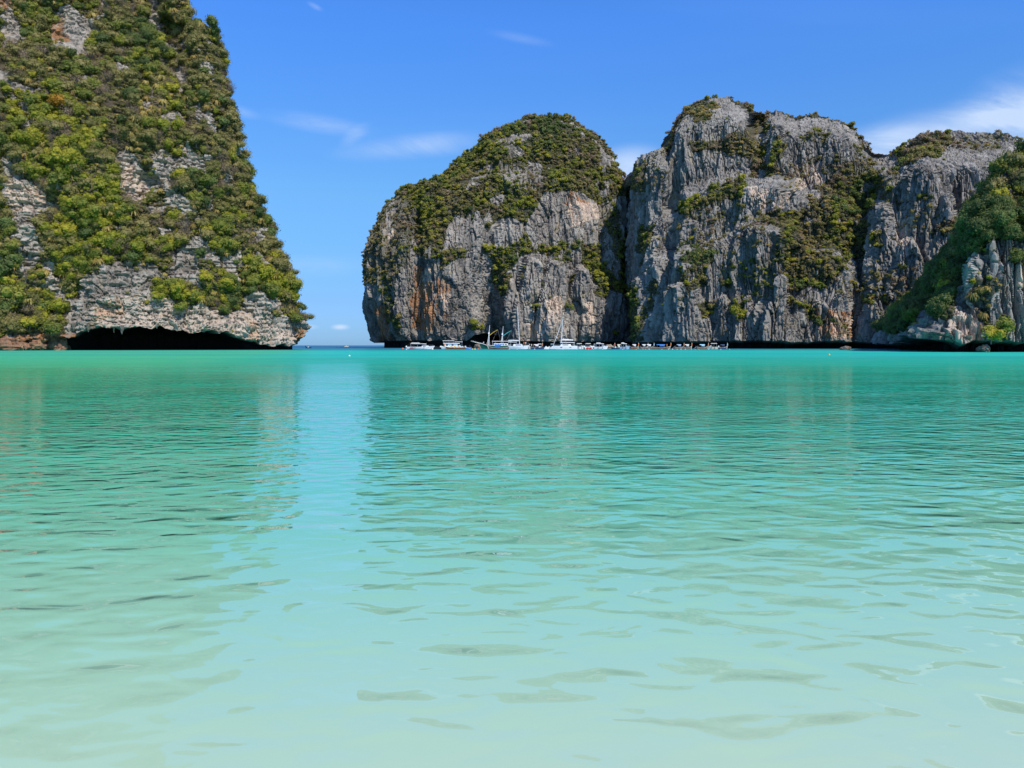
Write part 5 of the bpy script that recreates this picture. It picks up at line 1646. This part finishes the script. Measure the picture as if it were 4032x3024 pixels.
def schooner():
    e = boat_root('schooner', 1950, 372, 180, 'green-hulled two-masted wooden schooner with a long decorated bowsprit pointing left', 'sailing ship')
    L, B, H = 15.5, 4.0, 1.35
    hull_mb(L, B, H, rise=1.4, stern=0.8, p=2.0, draft=0.6, rake=0.10, srise=0.5).build('hull', GREEN, e)
    r = MB()
    for s_ in (-1, 1):
        r.tube([(-L * 0.48, s_ * B * 0.40, H + 0.5), (-L * 0.1, s_ * B * 0.51, H + 0.12), (L * 0.25, s_ * B * 0.40, H + 0.45), (L * 0.48, s_ * 0.15, H + 1.42)], 0.13, 6)
    r.build('bulwark', WHITE, e)
    bs = MB().tube([(L * 0.38, 0, H + 0.9), (L * 0.60, 0, H + 1.75), (L * 0.76, 0, H + 2.45)], [0.24, 0.20, 0.12], 6).build('bowsprit', OFFW, e)
    for s_ in (-1, 1):
        MB().tube([(L * 0.36, s_ * 1.0, H + 1.2), (L * 0.60, s_ * 0.45, H + 1.95), (L * 0.74, s_ * 0.15, H + 2.55)], 0.06, 4).build('rail', WHITE, bs)
    for k in range(10):
        x = L * (0.40 + k * 0.034)
        MB().box(x, x + 0.12, -0.6 + k * 0.05, 0.6 - k * 0.05, H + 1.0 + k * 0.155, H + 1.25 + k * 0.155).build('carved_slat', DBLUE if k % 2 else WHITE, bs)
    for x, h, g in ((L * 0.22, 10.2, YELL), (-L * 0.20, 9.6, TEAL)):
        mt = MB().tube([(x, 0, H + 0.3), (x - 0.3, 0, H + h * 0.5), (x - 0.75, 0, H + h)], [0.20, 0.16, 0.08], 7).build('mast', WHITE, e)
        MB().box(x - 0.72, x - 0.02, -0.3, 0.3, H + h * 0.56, H + h * 0.66, 0.08, 0.08).build('crosstree', WHITE, mt)
        gf = MB().tube([(x - 0.5, 0, H + h * 0.50), (x - 2.6, 0, H + h * 0.66), (x - 4.6, 0, H + h * 0.78)], [0.13, 0.12, 0.08], 6).build('gaff', g, mt)
        MB().tube([(x - 4.6, 0, H + h * 0.78), (x - 1.2, 0.2, H + 0.6)], 0.035, 4).build('sheet', ROPE, mt)
        MB().tube([(x - 4.6, 0, H + h * 0.78), (x - 6.2, 0.2, H + 1.6)], 0.035, 4).build('sheet', ROPE, mt)
        # ratlines: two shrouds with rungs
        for s_ in (-1, 1):
            MB().tube([(x + 0.7, s_ * B * 0.42, H + 0.2), (x - 0.35, s_ * 0.15, H + h * 0.56)], 0.045, 4).build('shroud', WHITE, mt)
            MB().tube([(x - 0.7, s_ * B * 0.42, H + 0.2), (x - 0.45, s_ * 0.15, H + h * 0.56)], 0.045, 4).build('shroud', WHITE, mt)
            for k in range(9):
                f = k / 10
                w = (1 - f)
                MB().tube([(x + 0.7 * w - 0.38 * f, s_ * (B * 0.42 * w + .15 * f), H + 0.4 + (h * 0.56) * f), (x - 0.7 * w - 0.45 * f, s_ * (B * 0.42 * w + .15 * f), H + 0.4 + (h * 0.56) * f)], 0.03, 4).build('rung', WHITE, mt)
    cab = MB().box(-L * 0.40, L * 0.05, -B * 0.36, B * 0.36, H, H + 1.35, 0.15, 0.1).build('deckhouse', WHITE, e)
    for k in range(5):
        x = -L * 0.36 + k * L * 0.078
        MB().box(x, x + L * 0.05, -B * 0.365, B * 0.365, H + 0.5, H + 1.05).build('window', GLASS, cab)
    MB().slab(-L * 0.52, L * 0.10, B * 0.46, H + 2.35, 0.10).build('awning', CANVAS, e)
    MB().box(-L * 0.05, 0.1, -B * 0.37, -B * 0.30, H + 1.0, H + 1.7).build('life_jackets', ORANGE, e)
    posts(e, [-L * 0.48, -L * 0.25, 0.0, L * 0.08], B * 0.42, H, H + 2.35, WHITE)
    return e


schooner()
# grey longtail carrying blue tarpaulins in front of the schooner
e = longtail(1962, 336, 9.4, 172, 'grey low longtail with blue tarpaulins lying in front of the schooner', BLUE, prow=FLAG, group=None)


def monohull():
    e = boat_root('sailing_yacht', 2040, 350, -6, 'white sailing yacht with the tall thin mast right of the schooner', 'sailing yacht')
    L, B, H = 10.2, 3.6, 1.45
    hull_mb(L, B, H, rise=0.35, stern=0.8, draft=0.4).build('hull', WHITE, e)
    c = MB().box(-L * 0.22, L * 0.22, -B * 0.32, B * 0.32, H - 0.1, H + 0.85, 0.45, 0.15, -0.1).build('cabin', WHITE, e)
    MB().box(-L * 0.10, L * 0.14, -B * 0.325, B * 0.325, H + 0.3, H + 0.58, 0.15, 0.03).build('window', GLASS, c)
    MB().slab(-L * 0.44, -L * 0.05, B * 0.42, H + 1.75, 0.09).build('bimini', WHITE, e)
    posts(e, [-L * 0.42, -L * 0.08], B * 0.38, H, H + 1.75)
    mt = mast_rig(e, L * 0.07, H + 0.6, 17.0, -1.05, 0.14, (0.27,), hw=1.0)
    b = MB().tube([(L * 0.06, 0, H + 2.2), (-L * 0.46, 0, H + 2.45)], 0.09, 6).build('boom', ALU, e)
    MB().tube([(L * 0.03, 0, H + 2.42), (-L * 0.2, 0, H + 2.58), (-L * 0.44, 0, H + 2.6)], [0.22, 0.2, 0.1], 7).build('furled_sail', CANVAS, b)
    MB().tube([(L * 0.48, 0, H + 0.5), (L * 0.20, 0, H + 10.0)], 0.02, 4).build('forestay', ROPE, e)
    for s_ in (-1, 1):
        MB().tube([(-L * 0.45, s_ * B * 0.4, H + 0.7), (L * 0.1, s_ * B * 0.48, H + 0.65), (L * 0.46, s_ * 0.1, H + 0.95)], 0.03, 4).build('rail', ALU, e)
    return e


monohull()
small_hull('tender_boat', 2083, 356, 3.2, 180, 'small beige tender at the stern of the tall-masted yacht', 'dinghy', OFFW, 0.8, 0.1)
longtail(2112, 350, 5.4, 10, 'dark longtail crowded with passengers between the two white yachts', CANVAS, hullm=DBLUE, group=None)
small_hull('motor_boat', 2128, 343, 3.6, 0, 'dark blue motor boat with a white top left of the catamaran', 'motor boat', DBLUE, 0.8, 0.3, CANVAS)
small_hull('dinghy', 2152, 345, 3.4, 20, 'white dinghy close to the left of the catamaran', 'dinghy', WHITE, 0.8, 0.5)
small_hull('workboat', 2172, 352, 2.9, 180, 'small white workboat with pale blue awning behind the catamaran bow', 'boat', WHITE, 0.8, 0.3, PBLUE)


def catamaran():
    e = boat_root('catamaran', 2224, 340, 184, 'large white sailing catamaran with furled headsail and hardtop', 'catamaran')
    L, B, H = 10.4, 5.0, 1.45
    for s_ in (-1, 1):
        hull_mb(L, 1.6, H, rise=0.15, stern=0.85, p=3.5, draft=0.3, rake=0.02, yc=s_ * 1.9).build('hull', WHITE, e)
        for x in (-L * 0.2, L * 0.18):
            MB().box(x - 0.4, x + 0.4, s_ * 2.62 - 0.06, s_ * 2.62 + 0.08, H * 0.55, H * 0.70).build('porthole', GLASS, e)
    MB().box(-L * 0.42, L * 0.25, -1.9, 1.9, H - 0.35, H + 0.05).build('bridgedeck', WHITE, e)
    c = MB().box(-L * 0.26, L * 0.22, -1.8, 1.8, H, H + 0.80, 0.5, 0.25, -0.1).build('cabin', WHITE, e)
    MB().box(-L * 0.14, L * 0.14, -1.84, 1.84, H + 0.3, H + 0.58, 0.2, 0.1).build('window', GLASS, c)
    MB().slab(-L * 0.40, L * 0.20, 2.1, H + 1.55, 0.16, nose=0.25).build('hardtop', WHITE, e)
    posts(e, [-L * 0.38, -L * 0.05, L * 0.12], 1.8, H, H + 1.5, WHITE, 0.06)
    mast_rig(e, L * 0.17, H + 0.5, 14.4, -1.15, 0.15, (0.32, 0.60), hw=1.2)
    fs = MB().tube([(L * 0.50, 0, H + 0.1), (L * 0.30, 0, H + 5.5), (L * 0.10, 0, H + 11.5)], [0.07, 0.15, 0.05], 6).build('furled_headsail', CANVAS, e)
    b = MB().tube([(L * 0.14, 0, H + 2.5), (-L * 0.36, 0, H + 2.45)], 0.10, 6).build('boom', ALU, e)
    MB().tube([(L * 0.12, 0, H + 2.85), (-L * 0.1, 0, H + 2.80), (-L * 0.36, 0, H + 2.62)], [0.30, 0.26, 0.18], 8).build('sail_cover', CANVAS, b)
    r = MB()
    for s_ in (-1, 1):
        r.tube([(-L * 0.45, s_ * 2.5, H + 0.7), (L * 0.1, s_ * 2.55, H + 0.65), (L * 0.46, s_ * 2.0, H + 0.7)], 0.03, 4)
    r.build('rail', ALU, e)
    return e


catamaran()
speedboat(2284, 352, 4.6, 25, 'compact white speedboat with dark markings just right of the catamaran', stripe=DBLUE, style=1)
speedboat(2319, 350, 4.4, 20, 'red and white speedboat third from the catamaran', hullm=WHITE, stripe=REDP, style=2)
band(bpy.data.objects['speedboat.002'], 4.4, 4.4 * 0.26, 1.05, -1.9, 1.2, REDP, 'red_side', (0.1, 0.7))
small_hull('patrol_boat', 2341, 356, 2.6, 70, 'narrow dark-windowed boat seen bow-on right of the red speedboat', 'boat', GBLUE, 0.8, 0.4, CANVAS)
speedboat(2367, 346, 6.2, -12, 'white wedge-shaped speedboat with sloping window line right of the red one', style=0)
small_hull('blue_skiff', 2421, 352, 3.4, 170, 'dark blue skiff moored alone under the foot of the middle cliff', 'skiff', DBLUE, 0.6, 0.5)
longtail(2436, 358, 3.8, 200, 'short longtail with an orange ribbon behind the pale blue speedboat', OFFW, ORANGE)
speedboat(2460, 338, 4.3, -10, 'pale blue speedboat with white upper deck off the mouth of the cleft', hullm=GBLUE, style=0)
longtail(2498, 350, 3.6, 0, 'small longtail with a bright orange wrapped prow in the mouth of the cleft', CANVAS, ORANGE, WOOD)
longtail(2536, 352, 3.6, 5, 'small longtail with white canopy, first of the row right of the cleft', CANVAS, FLAG)
longtail(2556, 346, 4.2, 0, 'longtail with white canopy and pale blue flag on its prow', CANVAS, PBLUE)
longtail(2604, 340, 8.0, -2, 'longest longtail of the row, blue canopy over a dark hull', BLUE, ORANGE, OLDWOOD)
longtail(2674, 352, 4.4, 4, 'dark longtail with a yellow-green flag at its stern', GBLUE, FLAG)
longtail(2706, 350, 4.0, 0, 'white-roofed longtail with a tall orange ribboned prow', CANVAS, ORANGE)
small_hull('canoe', 2737, 348, 1.8, 90, 'tiny dark canoe alone between two groups of longtails', 'canoe', OLDWOOD, 0.4, 0.3)
longtail(2766, 346, 5.2, 4, 'blue-roofed longtail with its engine shaft swung up, left of the cream speedboat', PBLUE, FLAG)
speedboat(2806, 338, 4.6, 165, 'cream speedboat with white canopy near the right end of the row', hullm=OFFW, roofm=CANVAS, style=1)
longtail(2846, 348, 4.0, 0, 'dark little longtail at the far right end of the row', DBLUE, PBLUE, DBLUE)
e = small_hull('far_boat', 1364, 900, 5.0, 10, 'tiny pale boat far out on the open sea in the gap', 'boat', OFFW, 0.8, 0.3)
e = small_hull('low_dark_boat', 1216, 470, 3.4, 0, 'low dark boat in the gap just off the headland tip', 'boat', BLACK, 0.5, 0.2)


def person(px, Y, z, label, shirt, h=1.70):
    """standing figure, one skinned body"""
    me = bpy.data.meshes.new('person')
    s = h / 1.70
    J = [(0, 0, 0.92), (0, 0, 1.15), (0, 0, 1.38), (0, 0, 1.50), (0, 0.01, 1.62),
         (0.17, 0, 1.38), (0.24, 0.03, 1.12), (0.23, 0.12, 0.90), (-0.17, 0, 1.38), (-0.25, 0.02, 1.12), (-0.24, 0.10, 0.88),
         (0.09, 0, 0.86), (0.11, 0.02, 0.48), (0.12, 0, 0.06), (0.12, 0.12, 0.03), (-0.09, 0, 0.86), (-0.12, 0.03, 0.48), (-0.13, 0, 0.06), (-0.13, 0.12, 0.03)]
    E = [(0, 1), (1, 2), (2, 3), (3, 4), (2, 5), (5, 6), (6, 7), (2, 8), (8, 9), (9, 10), (0, 11), (11, 12), (12, 13), (13, 14), (0, 15), (15, 16), (16, 17), (17, 18)]
    Rr = [.13, .14, .13, .05, .10, .07, .045, .035, .07, .045, .035, .09, .06, .04, .03, .09, .06, .04, .03]
    me.from_pydata([(x * s, y * s, z_ * s) for x, y, z_ in J], E, [])
    o = bpy.data.objects.new('person', me)
    COL.objects.link(o)
    o.location = ((px - CX) / F * Y, Y, z)
    o.modifiers.new('body', 'SKIN')
    sv = me.skin_vertices[0].data
    for i, r in enumerate(Rr):
        sv[i].radius = (r * s, r * s)
    sv[0].use_root = True
    me.materials.append(SKIN)
    o.modifiers.new('smooth', 'SUBSURF').levels = 1
    tag(o, label, 'person')
    sh = MB().tube([(0, 0, 0.86 * s), (0, 0, 1.1 * s), (0, 0, 1.40 * s), (0, 0, 1.46 * s)], [0.19 * s, 0.17 * s, 0.20 * s, 0.10 * s], 8).build('shirt', shirt, o)
    MB().tube([(0, 0.0, 1.60 * s), (0, 0, 1.68 * s), (0, 0, 1.74 * s)], [0.115 * s, 0.11 * s, 0.04 * s], 7).build('hair', BLACK, o)
    return o


person(2063, 348, 1.7, 'person in orange-pink top standing on the stern of the tall-masted yacht', ORANGE)
person(2070, 349, 1.7, 'person in white standing beside the one in orange on the yacht', WHITE)
person(2085, 355, 0.9, 'person standing in the small beige tender', OFFW)
person(2093, 350, 0.75, 'person in white at the left end of the crowded dark longtail', WHITE)
person(2101, 349, 0.75, 'person in red amid the crowded dark longtail', REDP)
person(2418, 351, 0.6, 'person in dark clothes standing in the dark blue skiff', DBLUE)
person(1904, 371, 1.9, 'person in pale shirt on the schooner foredeck', CANVAS)
person(2626, 339, 0.75, 'person in orange sitting towards the bow of the longest longtail', ORANGE)

# mooring floats in a line along the boats
FL = MB()
def float_mesh(nm, m):
    mb = MB()
    mb.tube([(0, 0, -0.28), (0, 0, -0.15), (0, 0, 0.05), (0, 0, 0.22), (0, 0, 0.32), (0, 0, 0.44)], [0.14, 0.30, 0.36, 0.28, 0.10, 0.06], 9)
    V = mb
    me = bpy.data.meshes.new(nm); me.from_pydata(V.V, [], V.F); me.materials.append(m)
    return me
FM = {'white': float_mesh('mooring_buoy', WHITE), 'orange': float_mesh('mooring_buoy', ORANGE), 'yellow': float_mesh('mooring_buoy', YELL)}
for px, Y, c, s, lab in [(1586, 375, 'orange', 1.4, 'orange buoy left of the leftmost speedboat'), (1700, 330, 'orange', 1.1, 'orange buoy beneath the bow of the leftmost speedboat'),
                         (1703, 322, 'white', 1.2, 'white buoy close to the orange one under the speedboat bow'), (1600, 318, 'white', 0.8, 'white float below the stern of the leftmost speedboat'),
                         (1860, 318, 'yellow', 0.9, 'yellowish float right of the wooden boat with life jackets'), (1870, 315, 'yellow', 1.1, 'yellowish float, the right one of a pair left of the schooner'),
                         (1883, 345, 'orange', 1.0, 'orange buoy under the schooner bowsprit'), (1376, 122, 'white', 0.42, 'white buoy floating alone in the gap between the headlands'),
                         (3265, 136, 'yellow', 0.5, 'small yellow buoy alone on the bright water at the right')]:
    o = bpy.data.objects.new('mooring_buoy', FM[c]); COL.objects.link(o)
    o.location = ((px - CX) / F * Y, Y, 0.02); o.scale = (s, s, s)
    tag(o, lab, 'buoy')
rg = random.Random(5)
fi = 0
FLOATLAB = []
for k in range(26):
    q = 'leftmost' if k == 0 else 'rightmost' if k == 25 else (ORD[k].replace(' left', ' the left') if k < 13 else ORD[25 - k].replace(' left', ' the right'))
    FLOATLAB.append(q + ' white mooring float in the dotted line before the boats')
for px in (2005, 2036, 2105, 2217, 2272, 2306, 2317, 2337, 2373, 2452, 2505, 2532, 2542, 2556, 2606, 2632, 2648, 2666, 2681, 2698, 2722, 2737, 2752, 2790, 2838, 2873):
    o = bpy.data.objects.new('mooring_buoy', FM['white']); COL.objects.link(o)
    Y = 316 + rg.random() * 10
    s = 0.4 + 0.3 * rg.random()
    o.location = ((px - CX) / F * Y, Y, 0.02); o.scale = (s, s, s)
    tag(o, FLOATLAB[fi], 'buoy', 'white floats in a line before the moored boats')
    fi += 1

# ================================================================== BOULDERS AND STALACTITES
RED_ROCK = rock_material('red_boulder', (0.30, 0.17, 0.11), (0.08, 0.05, 0.04), (0.05, 0.04, 0.02), bscale=2.0)


def boulder_mesh(name, seed, m, amp=0.35, nr=30, ns=40):
    th = np.linspace(0, np.pi, nr)[:, None] + np.zeros((1, ns))
    ph = np.linspace(0, 2 * np.pi, ns)[None, :] + np.zeros((nr, 1))
    x, y, z = np.sin(th) * np.cos(ph), np.sin(th) * np.sin(ph), np.cos(th)
    r = 1 + amp * fbm(x * 1.6 + seed, y * 1.6, z * 1.6, 3, seed)
    idv, gap = cells(x * 2.2 + seed, y * 2.2, z * 3.0, seed)
    r = r + (idv - 0.5) * 0.28 - (1 - sstep(gap, 0, 0.12)) * 0.06
    V = np.stack([x * r, y * r, z * r], -1)
    return np_mesh(name, V.reshape(-1, 3), grid_faces(nr, ns)[:, ::-1], [m], {'tone': idv, 'stain': idv * 0 + 0.3, 'pale': idv * 0, 'veg': idv * 0})


for k, (px, Y, w, d, h, m, lab) in enumerate([
        (30, 256, 10.5, 6, 5.0, RED_ROCK, 'reddish boulder at the left frame edge under the hanging grass'), (95, 260, 6.0, 5, 3.4, RED_ROCK, 'flat rust-red boulder lying in the water left of the cave'),
        (150, 262, 7.5, 5.5, 4.2, RED_ROCK, 'broad rust-red boulder beside the flat one left of the cave'), (218, 266, 7.0, 5.0, 5.8, RED_ROCK, 'tall pitted brown boulder at the left mouth of the sea cave'),
        (262, 271, 3.0, 3, 2.0, RED_ROCK, 'small brown boulder just inside the left mouth of the cave'),
        (1885, 430, 6.5, 3, 2.6, ROCK_M, 'smooth beige rock in the dark notch behind the schooner bowsprit'), (2400, 420, 5.0, 3, 2.3, ROCK_M, 'brown rock at the water under the middle cliff, right of the speedboats'),
        (3875, 192, 4.6, 2.6, 1.9, ROCK_N, 'pale rounded boulder in the water at the foot of the right headland'), (3330, 300, 4.0, 2.5, 1.6, ROCK_R, 'low dark boulder under the overhang of the right massif')]):
    o = bpy.data.objects.new('boulder', boulder_mesh('boulder', k + 3, m)); COL.objects.link(o)
    o.location = ((px - CX) / F * Y, Y, 0.3 * h); o.scale = (w / 2, d / 2, h * 0.62)
    o.rotation_euler = (0.05 * k, 0.1, k * 1.1)
    tag(o, lab, 'boulder')

LC = bpy.data.objects['left_cliff']
rg = random.Random(9)
for k, (px_, w, l) in enumerate([(455, 1.3, 4.2), (478, 1.6, 3.0), (448, 0.8, 2.4), (345, 1.4, 2.2), (290, 1.8, 2.6), (375, 0.9, 1.4), (615, 0.8, 1.7), (870, 1.0, 2.2), (940, 1.2, 2.0), (560, 0.6, 1.0), (720, 0.7, 1.2), (800, 0.9, 1.3), (660, 0.6, 0.9)]):
    Q = CLIFFS['left_cliff'][0]
    qx, qy = proj(Q[4:16])
    i = np.unravel_index(np.argmin((qx - px_) ** 2 + 0.02 * (qy - 1290) ** 2), qx.shape)
    p = Q[4 + i[0], i[1]]
    z1 = p[2] + 0.8
    pts = [(p[0] + rg.uniform(-.15, .15), p[1] + 0.4, z1 - l * f) for f in (0, 0.25, 0.5, 0.75, 1.0)]
    mb = MB().tube(pts, [w * 0.55, w * 0.42 * rg.uniform(.9, 1.2), w * 0.34 * rg.uniform(.8, 1.2), w * 0.2, w * 0.05], 9)
    s = mb.build('stalactite', ROCK_L, LC)
